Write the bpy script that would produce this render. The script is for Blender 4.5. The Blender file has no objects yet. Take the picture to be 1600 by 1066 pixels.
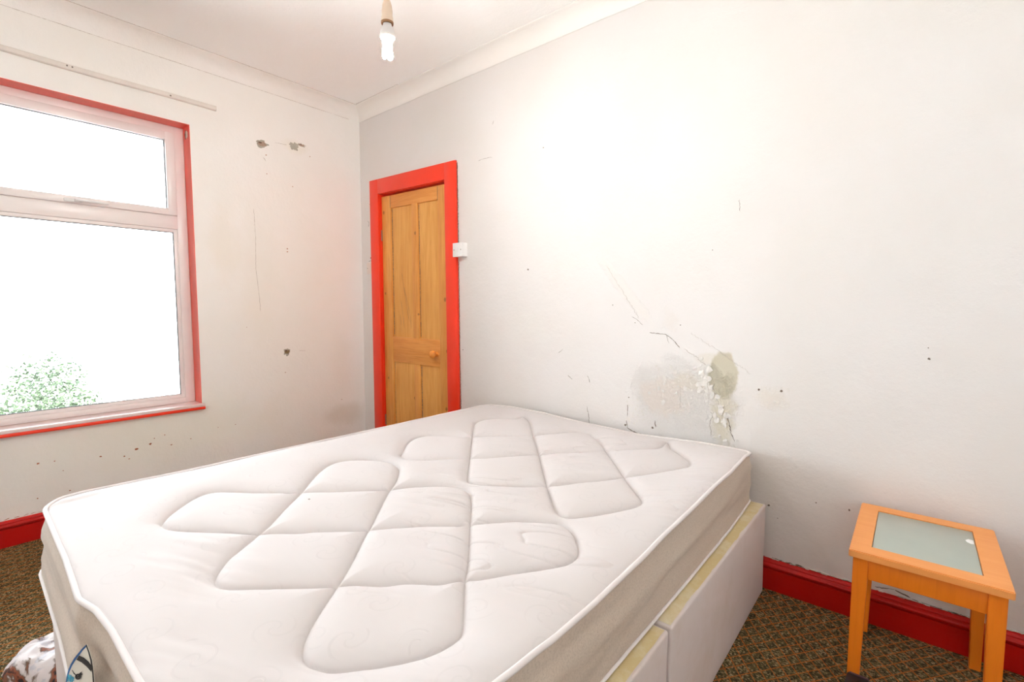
import bpy, bmesh, math, random
import numpy as np
from mathutils import Vector, Matrix, noise as mnoise

SC = bpy.context.scene
LAMP_FILL = 800.0      # radiance added to the unlit bulb's tubes as room fill
COL = SC.collection

# ---------------------------------------------------------------- camera
cam_d = bpy.data.cameras.new('camera')
cam_d.sensor_width = 36.0
cam_d.lens = 755.94 * 36.0 / 1600.0
cam_d.clip_start = 0.02
cam = bpy.data.objects.new('camera', cam_d)
COL.objects.link(cam)
R_ = Vector((0.768161546614087, 0.6402536680728192, 0.0017546574463559222))
U_ = Vector((-0.04778188587297793, 0.054594258004040455, 0.9973647068025867))
F_ = Vector((-0.638470617715393, 0.7662210565576285, -0.07252973736224316))
M = Matrix((R_, U_, -F_)).transposed().to_4x4()
M.translation = Vector((3.311916, -2.160268, 1.16))
cam.matrix_world = M
SC.camera = cam

# ---------------------------------------------------------------- world, daylight, exposure
world = bpy.data.worlds.new('overcast_sky')
SC.world = world
world.use_nodes = True
bg = world.node_tree.nodes['Background']
bg.inputs[0].default_value = (0.85, 0.92, 1.0, 1)
bg.inputs[1].default_value = 14.5

pd = bpy.data.lights.new('window_portal', 'AREA')
pd.shape = 'RECTANGLE'; pd.size = 1.64; pd.size_y = 1.70
pd.cycles.is_portal = True
po = bpy.data.objects.new('window_portal', pd)
COL.objects.link(po)
po.location = (-0.20, -1.95, 1.38)
po.rotation_euler = (math.pi / 2, 0, -math.pi / 2)

# added sun behind the house, brightening the ceiling off the paving; none enters directly
sd = bpy.data.lights.new('sun', 'SUN'); sd.energy = 65; sd.angle = math.radians(1)
sd.color = (1.0, .97, .94)
so_ = bpy.data.objects.new('sun', sd); COL.objects.link(so_)
so_.rotation_euler = Vector((.55, .45, .9)).to_track_quat('Z', 'Y').to_euler()

SC.view_settings.view_transform = 'Standard'
SC.view_settings.look = 'None'
SC.view_settings.exposure = 0.17
SC.view_settings.gamma = 1.0
SC.view_settings.use_curve_mapping = False
SC.cycles.max_bounces = 14
SC.cycles.diffuse_bounces = 10
SC.cycles.glossy_bounces = 6
SC.cycles.transmission_bounces = 8
SC.cycles.transparent_max_bounces = 8
SC.cycles.use_denoising = True
SC.cycles.caustics_reflective = False
SC.cycles.caustics_refractive = False
SC.cycles.sample_clamp_indirect = 8.0

# ---------------------------------------------------------------- node helpers
class N:
    """small expression helper for one material"""
    def __init__(s, name):
        s.m = bpy.data.materials.new(name); s.m.use_nodes = True
        s.t = s.m.node_tree; s.b = s.t.nodes['Principled BSDF']
        s._co = None
    def new(s, typ, **kw):
        n = s.t.nodes.new(typ)
        for k, v in kw.items(): setattr(n, k, v)
        return n
    def put(s, sock, v):
        if hasattr(v, 'is_output'): s.t.links.new(v, sock)
        elif v is not None:
            try: sock.default_value = v
            except Exception:
                sock.default_value = (v[0], v[1], v[2], 1) if len(v) == 3 else v
    def co(s):
        if s._co is None:
            g = s.new('ShaderNodeTexCoord'); s._co = g.outputs['Object']
        return s._co
    def math(s, op, a, b=None, c=None, clamp=False):
        n = s.new('ShaderNodeMath', operation=op, use_clamp=clamp)
        s.put(n.inputs[0], a)
        if b is not None: s.put(n.inputs[1], b)
        if c is not None: s.put(n.inputs[2], c)
        return n.outputs[0]
    def vm(s, op, a, b=None):
        n = s.new('ShaderNodeVectorMath', operation=op)
        s.put(n.inputs[0], a)
        if b is not None: s.put(n.inputs[1], b)
        return n.outputs[1] if op in ('LENGTH', 'DOT_PRODUCT', 'DISTANCE') else n.outputs[0]
    def mapping(s, v, scale=(1, 1, 1), rot=(0, 0, 0), loc=(0, 0, 0)):
        n = s.new('ShaderNodeMapping'); s.put(n.inputs[0], v)
        n.inputs['Location'].default_value = loc
        n.inputs['Rotation'].default_value = rot
        n.inputs['Scale'].default_value = scale
        return n.outputs[0]
    def noise(s, v, scale, detail=4, rough=.55, dist=0):
        n = s.new('ShaderNodeTexNoise'); s.put(n.inputs['Vector'], v)
        n.inputs['Scale'].default_value = scale; n.inputs['Detail'].default_value = detail
        n.inputs['Roughness'].default_value = rough; n.inputs['Distortion'].default_value = dist
        return n.outputs[0]
    def vor(s, v, scale, feature='F1', rand=1.0):
        n = s.new('ShaderNodeTexVoronoi', feature=feature); s.put(n.inputs['Vector'], v)
        n.inputs['Scale'].default_value = scale; n.inputs['Randomness'].default_value = rand
        return n
    def ramp(s, f, stops, interp='LINEAR'):
        n = s.new('ShaderNodeValToRGB'); s.put(n.inputs[0], f)
        cr = n.color_ramp; cr.interpolation = interp
        while len(cr.elements) < len(stops): cr.elements.new(0.5)
        for e, (p, c) in zip(cr.elements, stops):
            e.position = p
            if not hasattr(c, '__len__'): c = (c, c, c)
            e.color = (*c[:3], 1)
        return n.outputs[0]
    def mix(s, f, a, b, typ='MIX'):
        n = s.new('ShaderNodeMix', data_type='RGBA', blend_type=typ)
        s.put(n.inputs[0], f)
        for i, v in ((6, a), (7, b)):
            if hasattr(v, 'is_output'): s.t.links.new(v, n.inputs[i])
            else: n.inputs[i].default_value = (v[0], v[1], v[2], 1)
        return n.outputs[2]
    def sep(s, v):
        n = s.new('ShaderNodeSeparateXYZ'); s.put(n.inputs[0], v); return n.outputs
    def smooth(s, v, a, b, lo=0., hi=1.):
        n = s.new('ShaderNodeMapRange', interpolation_type='SMOOTHSTEP')
        s.put(n.inputs[0], v)
        for i, x in zip((1, 2, 3, 4), (a, b, lo, hi)): n.inputs[i].default_value = x
        return n.outputs[0]
    def bump(s, h, strength=.3, dist=.002, prev=None):
        n = s.new('ShaderNodeBump'); s.put(n.inputs['Height'], h)
        n.inputs['Strength'].default_value = strength; n.inputs['Distance'].default_value = dist
        if prev is not None: s.t.links.new(prev, n.inputs['Normal'])
        return n.outputs[0]
    def out(s, col=None, rough=.6, normal=None, spec=None, metal=None, trans=None, coat=None, sheen=None):
        b = s.b.inputs
        if col is not None: s.put(b['Base Color'], col)
        s.put(b['Roughness'], rough)
        if normal is not None: s.put(b['Normal'], normal)
        if spec is not None: s.put(b['Specular IOR Level'], spec)
        if metal is not None: s.put(b['Metallic'], metal)
        if trans is not None: s.put(b['Transmission Weight'], trans)
        if coat is not None: s.put(b['Coat Weight'], coat)
        if sheen is not None: s.put(b['Sheen Weight'], sheen)
        return s.m
    def ell(s, c, r, amt=.5, ns=12., lo=.75, hi=1.1, rot=0., ax=(0, 2)):
        """irregular blob: 1 inside the ellipse c,r in the plane of axes ax, 0 outside"""
        p = s.sep(s.co())
        u = s.math('SUBTRACT', p[ax[0]], c[0]); v = s.math('SUBTRACT', p[ax[1]], c[1])
        cr, sr = math.cos(rot), math.sin(rot)
        uu = s.math('ADD', s.math('MULTIPLY', u, cr / r[0]), s.math('MULTIPLY', v, sr / r[0]))
        vv = s.math('ADD', s.math('MULTIPLY', u, -sr / r[1]), s.math('MULTIPLY', v, cr / r[1]))
        d = s.math('SQRT', s.math('ADD', s.math('MULTIPLY', uu, uu), s.math('MULTIPLY', vv, vv)))
        n = s.math('MULTIPLY', s.math('SUBTRACT', s.noise(s.co(), ns, 5, .65), .5), amt * 2)
        return s.smooth(s.math('ADD', d, n), lo, hi, 1., 0.)

# ---------------------------------------------------------------- materials
def m_plaster(name, base, seed, stains=()):
    a = N(name); co = a.co()
    n1 = a.noise(a.mapping(co, loc=(seed, seed, 0)), 1.6, 5, .6)
    c = a.mix(a.ramp(n1, [(.35, 0), (.7, 1)]), base, tuple(x * y for x, y in zip(base, (.975, .965, .94))))
    n2 = a.noise(co, 60, 4, .6); n3 = a.noise(co, 7, 4, .55); n4 = a.noise(co, 220, 2, .5)
    h = a.math('ADD', a.math('MULTIPLY', n3, 1.6), a.math('ADD', a.math('MULTIPLY', n2, .35), a.math('MULTIPLY', n4, .12)))
    for kind, args, colr, k in stains:
        msk = a.ell(*args[:2], **args[2])
        if colr is not None:
            c = a.mix(a.math('MULTIPLY', msk, k), c, colr)
        if kind == 'peel':
            w = a.noise(co, 44, 6, .7, 1.5); v2 = a.noise(a.mapping(co, loc=(4, 4, 4)), 90, 5, .7, .6)
            rel = a.math('ADD', a.math('MULTIPLY', a.ramp(w, [(.42, 0), (.52, 1)]), 1.3), a.math('ADD', a.math('MULTIPLY', a.ramp(v2, [(.40, 0), (.60, 1)]), .9), a.math('MULTIPLY', a.vor(a.mapping(co, scale=(1, 1, .7), loc=(.3, 0, .2)), 34, 'F1').outputs[0], .55)))
            h = a.math('ADD', h, a.math('MULTIPLY', a.math('MULTIPLY', rel, msk), 1.0))
        if kind == 'ridge':
            h = a.math('ADD', h, a.math('MULTIPLY', msk, .8))
    return a.out(c, .62, a.bump(h, .55, .006), spec=.35)

B_ST = [
    # peeling, damp plaster above the bed head
    ('peel', ((2.50, .74), (.25, .19), dict(amt=.6, ns=9, lo=.25, hi=1.2)), (.79, .74, .67), .30),
    ('flat', ((2.42, .74), (.14, .10), dict(amt=.7, ns=14, lo=.55, hi=1.0)), (.80, .66, .56), .34),
    ('flat', ((2.55, .82), (.12, .05), dict(amt=.7, ns=16, lo=.5, hi=1.0)), (.80, .70, .56), .35),
    ('peel', ((2.695, .70), (.055, .19), dict(amt=.8, ns=18, lo=.3, hi=1.1)), (.74, .66, .46), .50),
    ('peel', ((2.62, .86), (.07, .06), dict(amt=.6, ns=18, lo=.6, hi=1.0)), (.86, .84, .80), .6),
    # olive damp stain
    ('flat', ((2.688, .865), (.066, .105), dict(amt=.30, ns=20, lo=.84, hi=1.02)), (.52, .475, .345), .80),
    ('flat', ((2.63, .93), (.06, .03), dict(amt=.6, ns=16, lo=.5, hi=1.1)), (.62, .55, .40), .30),
    # second filled patch to its right
    ('ridge', ((2.88, .79), (.075, .050), dict(amt=.8, ns=22, lo=.2, hi=1.1)), (.70, .62, .50), .32),
    # old filled chase running down from the switch height
    ('ridge', ((2.22, 1.24), (.26, .035), dict(amt=.5, ns=10, lo=.6, hi=1.0, rot=-.86)), (.80, .755, .68), .22),
    ('ridge', ((2.45, 1.10), (.05, .075), dict(amt=.8, ns=24, lo=.2, hi=1.1)), (.70, .62, .55), .22),
    ('flat', ((1.95, 1.38), (.30, .03), dict(amt=.7, ns=9, lo=.4, hi=1.1)), (.80, .76, .70), .18),
    ('flat', ((1.22, 1.72), (.05, .20), dict(amt=.4, ns=8, lo=.5, hi=1.1)), (.76, .75, .72), .22),
    ('flat', ((1.45, 1.68), (.07, .04), dict(amt=.4, ns=9, lo=.5, hi=1.2)), (.74, .71, .66), .20),
    ('flat', ((1.62, 1.05), (.2, .12), dict(amt=.6, ns=6, lo=.3, hi=1.2)), (.80, .78, .70), .15),
    ('flat', ((1.72, 1.98), (.05, .04), dict(amt=.5, ns=9, lo=.4, hi=1.2)), (.76, .74, .70), .2),
]
A_ST = [
    ('flat', ((-.78, 1.35), (.16, .45), dict(amt=.6, ns=4, lo=.2, hi=1.2, ax=(1, 2))), (.78, .71, .58), .22),
    ('flat', ((-.98, 1.55), (.10, .30), dict(amt=.6, ns=5, lo=.2, hi=1.2, ax=(1, 2))), (.78, .68, .52), .25),
    ('flat', ((-.2, .75), (.12, .25), dict(amt=.6, ns=5, lo=.2, hi=1.2, ax=(1, 2))), (.74, .72, .60), .18),
    ('flat', ((-.15, .33), (.20, .10), dict(amt=.6, ns=7, lo=.3, hi=1.2, ax=(1, 2))), (.60, .54, .44), .35),
    ('flat', ((-.5, 2.24), (.10, .05), dict(amt=.6, ns=10, lo=.3, hi=1.2, ax=(1, 2))), (.80, .74, .60), .3),
    ('flat', ((-1.3, .45), (.7, .22), dict(amt=.6, ns=4, lo=.2, hi=1.2, ax=(1, 2))), (.80, .78, .58), .25),
]
MAT = {}
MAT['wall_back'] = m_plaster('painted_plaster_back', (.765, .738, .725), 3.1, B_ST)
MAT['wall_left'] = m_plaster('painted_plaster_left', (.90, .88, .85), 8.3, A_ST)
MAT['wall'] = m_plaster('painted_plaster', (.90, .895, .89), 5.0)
MAT['ceiling'] = m_plaster('ceiling_paint', (.96, .955, .95), 1.0)
MAT['coving'] = m_plaster('coving_paint', (.90, .875, .85), 2.0)

def simple(name, col, rough=.5, spec=None, metal=None, var=0.0, bump=0.0, bs=60, **kw):
    a = N(name); c = col
    if var:
        n = a.noise(a.co(), 9, 4)
        c = a.mix(a.ramp(n, [(.3, 0), (.7, 1)]), col, tuple(x * (1 - var) for x in col))
    nm = a.bump(a.noise(a.co(), bs, 3), bump, .002) if bump else None
    return a.out(c, rough, nm, spec, metal, **kw)

def m_gloss(name, col, chips=(.80, .74, .66), amount=.74, gl=.30, sp=.5):
    a = N(name); co = a.co()
    n = a.noise(co, 48, 5, .7); n2 = a.noise(co, 3, 3)
    base = a.mix(a.ramp(n2, [(.3, 0), (.75, 1)]), col, tuple(x * .88 for x in col))
    c = a.mix(a.ramp(n, [(amount, 0), (amount + .02, 1)]), base, chips)
    return a.out(c, gl, a.bump(a.noise(co, 22, 4), .25, .003), spec=sp)
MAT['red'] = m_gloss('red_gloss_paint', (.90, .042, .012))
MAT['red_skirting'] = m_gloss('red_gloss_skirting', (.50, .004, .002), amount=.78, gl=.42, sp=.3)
MAT['red_reveal'] = m_gloss('red_reveal_paint', (.90, .13, .09), chips=(.86, .5, .45), amount=.72)
MAT['upvc'] = simple('white_window_plastic', (.86, .80, .78), .28, spec=.5)  # pink tint stands in for light bounced off the red reveals
MAT['gasket'] = simple('dark_gasket', (.10, .10, .11), .6)
MAT['white_plastic'] = simple('white_switch_plastic', (.84, .83, .82), .35)
MAT['screw'] = simple('screw_steel', (.30, .27, .25), .4, metal=.8)
MAT['cream_plastic'] = simple('cream_plastic', (.70, .55, .42), .4)
MAT['brass'] = simple('dull_brass', (.30, .16, .08), .4, metal=.7)
MAT['cfl_white'] = simple('lamp_plastic', (.72, .68, .66), .4)
a = N('lamp_tube_glass'); MAT['cfl_tube'] = a.out((.78, .74, .68), .25, spec=.6)
a.b.inputs['Emission Color'].default_value = (1.0, .97, .94, 1)      # glow added to an unlit bulb, brightening ceiling and window wall
a.b.inputs['Emission Strength'].default_value = LAMP_FILL
MAT['dark_hole'] = simple('exposed_brick_hole', (.16, .09, .06), .9, var=.5)
MAT['bare_plaster'] = simple('bare_grey_plaster', (.48, .45, .38), .9, var=.3)
MAT['crack'] = simple('crack_shadow_dirt', (.20, .16, .13), .95)
MAT['hair_crack'] = simple('faint_crack', (.50, .45, .40), .95)
MAT['brown_speck'] = simple('brown_speck', (.38, .12, .05), .8)
MAT['flake'] = simple('lifted_paint_flake', (.78, .745, .70), .6, var=.1)
MAT['batten'] = simple('painted_batten', (.80, .74, .68), .5, var=.12, bump=.4, bs=25)
MAT['black'] = simple('black_plastic', (.012, .011, .013), .35)
MAT['sill_white'] = simple('sill_gloss', (.86, .70, .68), .2, spec=.6)

def m_pine(name, c1, c2, c3, axis=2, knots=(), sc=1.0):
    a = N(name); co = a.co()
    s = [22 * sc] * 3; s[axis] = 1.3 * sc
    v = a.mapping(co, scale=tuple(s))
    n1 = a.noise(v, 1.0, 6, .6, 1.2); n2 = a.noise(v, 4.5, 4, .6, .4)
    c = a.mix(a.ramp(n1, [(.30, 0), (.62, 1)]), c1, c2)
    c = a.mix(a.math('MULTIPLY', a.ramp(n2, [(.50, 0), (.72, 1)]), .55), c, c3)
    n3 = a.noise(co, 2.2, 3)
    c = a.mix(a.math('MULTIPLY', a.ramp(n3, [(.35, 0), (.7, 1)]), .35), c, c3)
    for (kx, kz, r) in knots:
        c = a.mix(a.math('MULTIPLY', a.ell((kx, kz), (r, r * 1.3), amt=.12, ns=60, lo=.55, hi=1.1), .75), c, (.26, .10, .03))
    return a.out(c, .42, a.bump(n2, .12, .001), spec=.4)
KN = [(.275, 1.84, .012), (.372, 1.83, .010), (.630, 1.66, .011), (.945, 1.83, .014), (.930, 1.20, .013), (.655, 1.10, .008),
      (.945, .86, .010), (.935, .47, .012), (.300, .62, .009), (.595, .52, .012), (.28, 1.25, .009)]
MAT['pine'] = m_pine('varnished_pine', (.84, .42, .11), (.72, .31, .07), (.54, .20, .035), 2, KN)
MAT['pine_rail'] = m_pine('varnished_pine_rail', (.84, .40, .11), (.72, .29, .06), (.52, .17, .03), 0, KN)
MAT['pine_panel'] = m_pine('pine_panel', (.84, .46, .13), (.74, .35, .08), (.60, .25, .05), 2,
                           [(.625, 1.66, .011), (.59, .50, .010)])
MAT['knob_wood'] = simple('varnished_knob', (.80, .30, .05), .18, spec=.6)
MAT['beech'] = m_pine('beech_veneer', (.88, .245, .014), (.82, .21, .010), (.72, .17, .007), 2, sc=1.0)
MAT['beech_top'] = m_pine('beech_top', (.86, .37, .115), (.82, .33, .09), (.76, .28, .07), 0, sc=.8)

# frosted glass plate of the table top
a = N('frosted_table_glass'); co = a.co()
MAT['table_glass'] = a.out(a.mix(a.noise(co, 14, 3), (.40, .45, .40), (.45, .49, .44)), .28, spec=.6)
MAT['white_patch'] = simple('patch_white', (.9, .9, .9), .4)

# window glass (thin)
a = N('window_glass')
tr = a.new('ShaderNodeBsdfTransparent'); gl = a.new('ShaderNodeBsdfGlossy'); gl.inputs['Roughness'].default_value = .02
tr.inputs[0].default_value = (.96, .98, .97, 1)
fr = a.new('ShaderNodeFresnel'); fr.inputs[0].default_value = 1.45
mx = a.new('ShaderNodeMixShader'); a.t.links.new(fr.outputs[0], mx.inputs[0])
a.t.links.new(tr.outputs[0], mx.inputs[1]); a.t.links.new(gl.outputs[0], mx.inputs[2])
a.t.links.new(mx.outputs[0], a.t.nodes['Material Output'].inputs[0])
MAT['glass'] = a.m

# mattress ticking: white damask with woven swirls
def m_ticking(name, base, swirl=True, dirt=None, nscale=900):
    a = N(name); co = a.co()
    c = a.mix(a.ramp(a.noise(co, 3, 4), [(.35, 0), (.7, 1)]), base, tuple(x * y for x, y in zip(base, (.975, .965, .95))))
    weave = a.noise(co, nscale, 2, .5)
    h = a.math('MULTIPLY', weave, .25)
    if swirl:
        flat = a.mapping(co, scale=(1, 1, 0))
        vo = a.vor(flat, 7.2, 'F1', .62)
        pos = a.vm('SUBTRACT', flat, vo.outputs['Position'])
        p = a.sep(pos)
        r = a.math('SQRT', a.math('ADD', a.math('MULTIPLY', p[0], p[0]), a.math('MULTIPLY', p[1], p[1])))
        th = a.math('ARCTAN2', p[1], p[0])
        ph = a.math('SUBTRACT', a.math('MULTIPLY', th, 2.0), a.math('MULTIPLY', r, 230.))
        cr = a.math('COSINE', a.math('ADD', ph, a.math('MULTIPLY', a.sep(vo.outputs['Color'])[0], 6.28)))
        line = a.smooth(cr, .70, .98)
        fall = a.smooth(r, .034, .046, 1., 0.)
        sw = a.math('MULTIPLY', line, fall)
        c = a.mix(a.math('MULTIPLY', sw, .11), c, tuple(x * .72 for x in base))
        h = a.math('SUBTRACT', h, a.math('MULTIPLY', sw, .45))
    if dirt:
        d = a.noise(co, dirt[1], 5, .7)
        c = a.mix(a.math('MULTIPLY', a.ramp(d, [(.45, 0), (.7, 1)]), dirt[2]), c, dirt[0])
    return a.out(c, .85, a.bump(h, .35, .0012), spec=.15, sheen=.15)
MAT['ticking'] = m_ticking('white_damask_ticking', (.655, .615, .61))
MAT['border'] = m_ticking('mattress_border_fabric', (.58, .49, .41), False, ((.36, .29, .23), 260, .6), 700)
MAT['piping'] = m_ticking('white_piping', (.78, .73, .72), False, None, 500)
MAT['divan'] = m_ticking('divan_fabric', (.70, .62, .60), False, ((.54, .43, .33), 5, .35), 600)
MAT['divan_top'] = m_ticking('yellowed_divan_cover', (.66, .53, .28), False, ((.76, .70, .55), 9, .8), 500)
MAT['navy'] = simple('blue_label_edge', (.008, .10, .32), .5)
MAT['lblack'] = simple('label_black', (.02, .015, .015), .6)
MAT['lcyan'] = simple('label_cyan', (.06, .38, .58), .6)
MAT['label_white'] = simple('label_white', (.74, .70, .62), .6)
a = N('patterned_cloth'); co = a.co()
n = a.noise(a.mapping(co, loc=(3, 1, 0)), 9, 4, .6, 1.2); n2 = a.noise(co, 30, 3)
c = a.ramp(n, [(.0, (.03, .02, .02)), (.36, (.03, .02, .02)), (.42, (.35, .10, .05)), (.48, (.16, .10, .07)), (.53, (.75, .70, .70)), (1, (.86, .84, .86))])
c = a.mix(a.math('MULTIPLY', a.ramp(n2, [(.58, 0), (.64, 1)]), .5), c, (.45, .47, .55))
MAT['cloth'] = a.out(c, .6, a.bump(n2, .3, .003))

# woven carpet with an orange diamond lattice
a = N('tweed_carpet'); co = a.co()
wob = a.noise(co, 30, 2); p = a.sep(co)
w = a.math('MULTIPLY', a.math('SUBTRACT', wob, .5), .06)
u = a.math('ADD', a.math('ADD', a.math('DIVIDE', p[0], .0463), a.math('DIVIDE', p[1], .0622)), w)
v = a.math('ADD', a.math('SUBTRACT', a.math('DIVIDE', p[0], .0463), a.math('DIVIDE', p[1], .0622)), w)
def tri(x): return a.math('ABSOLUTE', a.math('SUBTRACT', a.math('FRACT', x), .5))
lu = a.smooth(tri(u), .435, .47); lv = a.smooth(tri(v), .435, .47)
lat = a.math('MAXIMUM', lu, lv)
loops = a.vor(a.mapping(co, scale=(190, 260, 1)), 1.0, 'F1', .5)
lc = a.sep(loops.outputs['Color'])
tweed = a.ramp(lc[0], [(.0, (.030, .022, .010)), (.45, (.085, .075, .032)), (.6, (.12, .085, .032)), (.8, (.20, .15, .07)), (1, (.40, .29, .16))])
c = a.mix(a.math('MULTIPLY', lat, a.ramp(lc[1], [(0, .45), (1, .95)])), tweed, (.55, .15, .025))
c = a.mix(.10, c, a.mix(a.noise(co, 2.5, 3), (.05, .06, .04), (.30, .24, .15)))
MAT['carpet'] = a.out(c, .95, a.bump(loops.outputs['Distance'], .9, .003), spec=.05)
MAT['leaf'] = simple('leaf_green', (.022, .045, .014), .6, var=.5)
MAT['bark'] = simple('bark', (.10, .07, .05), .9, var=.4)
MAT['paving'] = simple('pale_concrete', (.76, .75, .72), .9, var=.15)

# ---------------------------------------------------------------- mesh helpers
def mesh_obj(name, verts, faces, mat, parent=None, smooth=False):
    me = bpy.data.meshes.new(name)
    me.from_pydata([tuple(map(float, v)) for v in verts], [], faces); me.update()
    o = bpy.data.objects.new(name, me); COL.objects.link(o)
    if mat is not None:
        for mm in (mat if isinstance(mat, (list, tuple)) else [mat]): me.materials.append(mm)
    if parent is not None: o.parent = parent
    if smooth: me.shade_smooth()
    return o
def tag(o, label=None, cat=None, group=None, kind=None):
    for k, v in (('label', label), ('category', cat), ('group', group), ('kind', kind)):
        if v: o[k] = v
    return o
def empty(name):
    o = bpy.data.objects.new(name, None); COL.objects.link(o); o.empty_display_size = .1
    return o
def fin(name, bm, mat, parent=None, smooth=False):
    bmesh.ops.recalc_face_normals(bm, faces=bm.faces)
    me = bpy.data.meshes.new(name); bm.to_mesh(me); bm.free()
    o = bpy.data.objects.new(name, me); COL.objects.link(o)
    for mm in (mat if isinstance(mat, (list, tuple)) else [mat]): me.materials.append(mm)
    if parent is not None: o.parent = parent
    if smooth:
        me.shade_smooth()
        try: me.set_sharp_from_angle(angle=math.radians(35))
        except Exception: pass
    return o
def add_box(bm, a, b, bevel=0., seg=2, mi=0):
    x0, x1 = sorted((a[0], b[0])); y0, y1 = sorted((a[1], b[1])); z0, z1 = sorted((a[2], b[2]))
    vs = [bm.verts.new(c) for c in ((x0, y0, z0), (x1, y0, z0), (x1, y1, z0), (x0, y1, z0), (x0, y0, z1), (x1, y0, z1), (x1, y1, z1), (x0, y1, z1))]
    fs = [bm.faces.new([vs[i] for i in q]) for q in ((3, 2, 1, 0), (4, 5, 6, 7), (0, 1, 5, 4), (1, 2, 6, 5), (2, 3, 7, 6), (3, 0, 4, 7))]
    for f in fs: f.material_index = mi
    if bevel:
        es = list({e for f in fs for e in f.edges})
        r = bmesh.ops.bevel(bm, geom=es, offset=bevel, segments=seg, affect='EDGES', profile=.5)
        for f in r['faces']: f.material_index = mi
def box(name, a, b, mat, parent=None, bevel=.0, seg=2):
    bm = bmesh.new(); add_box(bm, a, b, bevel, seg)
    return fin(name, bm, mat, parent, smooth=bevel > 0)
def sweep(name, prof, path_a, path_b, frame, mat, parent=None, smooth=True, n=1):
    """prof: list of (out, up); extruded from a to b; frame(pt, out, up) -> point"""
    vs, fs = [], []
    k = len(prof)
    for i in range(n + 1):
        p = Vector(path_a).lerp(Vector(path_b), i / n)
        for q in prof: vs.append(frame(p, q, i / n))
    for i in range(n):
        for j in range(k):
            fs.append((i * k + j, i * k + (j + 1) % k, (i + 1) * k + (j + 1) % k, (i + 1) * k + j))
    fs.append(tuple(range(k))[::-1]); fs.append(tuple(n * k + j for j in range(k)))
    o = mesh_obj(name, vs, fs, mat, parent, smooth)
    bm = bmesh.new(); bm.from_mesh(o.data); bmesh.ops.recalc_face_normals(bm, faces=bm.faces); bm.to_mesh(o.data); bm.free()
    if smooth:
        try: o.data.set_sharp_from_angle(angle=math.radians(35))
        except Exception: pass
    return o
def lathe(name, prof, mat, loc=(0, 0, 0), axis='Z', parent=None, seg=32):
    vs, fs = [], []
    for r, z in prof:
        for i in range(seg):
            t = 2 * math.pi * i / seg
            p = (r * math.cos(t), r * math.sin(t), z)
            if axis == 'Y': p = (p[0], -p[2], p[1])
            vs.append((p[0] + loc[0], p[1] + loc[1], p[2] + loc[2]))
    for j in range(len(prof) - 1):
        for i in range(seg):
            fs.append((j * seg + i, j * seg + (i + 1) % seg, (j + 1) * seg + (i + 1) % seg, (j + 1) * seg + i))
    fs.append(tuple(range(seg))); fs.append(tuple((len(prof) - 1) * seg + i for i in range(seg)))
    o = mesh_obj(name, vs, fs, mat, parent, True)
    bm = bmesh.new(); bm.from_mesh(o.data); bmesh.ops.recalc_face_normals(bm, faces=bm.faces); bm.to_mesh(o.data); bm.free()
    try: o.data.set_sharp_from_angle(angle=math.radians(40))
    except Exception: pass
    return o
def tube(name, pts, r, mat, parent=None, closed=False, seg=8):
    pts = [Vector(p) for p in pts]; n = len(pts); vs, fs = [], []
    up0 = Vector((0, 0, 1))
    for i, p in enumerate(pts):
        a = pts[(i - 1) % n] if (closed or i) else pts[i]
        b = pts[(i + 1) % n] if (closed or i < n - 1) else pts[i]
        d = (b - a).normalized()
        s = d.cross(up0)
        if s.length < 1e-4: s = d.cross(Vector((1, 0, 0)))
        s.normalize(); u = s.cross(d).normalized()
        rr = r(i) if callable(r) else r
        for k in range(seg):
            t = 2 * math.pi * k / seg
            vs.append(p + s * (math.cos(t) * rr) + u * (math.sin(t) * rr))
    m = n if closed else n - 1
    for i in range(m):
        for k in range(seg):
            j = (i + 1) % n
            fs.append((i * seg + k, i * seg + (k + 1) % seg, j * seg + (k + 1) % seg, j * seg + k))
    if not closed:
        fs.append(tuple(range(seg))); fs.append(tuple((n - 1) * seg + k for k in range(seg)))
    o = mesh_obj(name, vs, fs, mat, parent, True)
    bm = bmesh.new(); bm.from_mesh(o.data); bmesh.ops.recalc_face_normals(bm, faces=bm.faces); bm.to_mesh(o.data); bm.free()
    return o
# ================================================================ room
XR, YF, ZC = 3.90, -3.05, 2.63
st = lambda o: tag(o, kind='structure')
st(box('floor', (-.02, .02, -.12), (XR, YF, 0), MAT['carpet']))
st(box('ceiling', (-.3, .3, ZC), (XR + .1, YF - .1, ZC + .12), MAT['ceiling']))
# left wall with the window opening
WY0, WY1, WZ0, WZ1 = -1.133, -2.77, .545, 2.212
bm = bmesh.new()
add_box(bm, (-.28, .3, -.12), (0, WY0, ZC)); add_box(bm, (-.28, WY1, -.12), (0, YF - .1, ZC))
add_box(bm, (-.28, WY0, -.12), (0, WY1, WZ0)); add_box(bm, (-.28, WY0, WZ1), (0, WY1, ZC))
wall_left = st(fin('wall_left', bm, MAT['wall_left']))
# back wall with the door opening
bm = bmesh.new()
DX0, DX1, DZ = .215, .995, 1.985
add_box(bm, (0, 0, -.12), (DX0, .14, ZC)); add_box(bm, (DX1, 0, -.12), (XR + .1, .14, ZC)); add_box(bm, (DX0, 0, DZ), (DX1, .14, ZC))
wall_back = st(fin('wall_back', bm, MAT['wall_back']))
st(box('wall_right', (XR, 0, -.12), (XR + .1, YF - .1, ZC), MAT['wall']))
st(box('wall_front', (0, YF, -.12), (XR, YF - .1, ZC), MAT['wall']))

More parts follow.
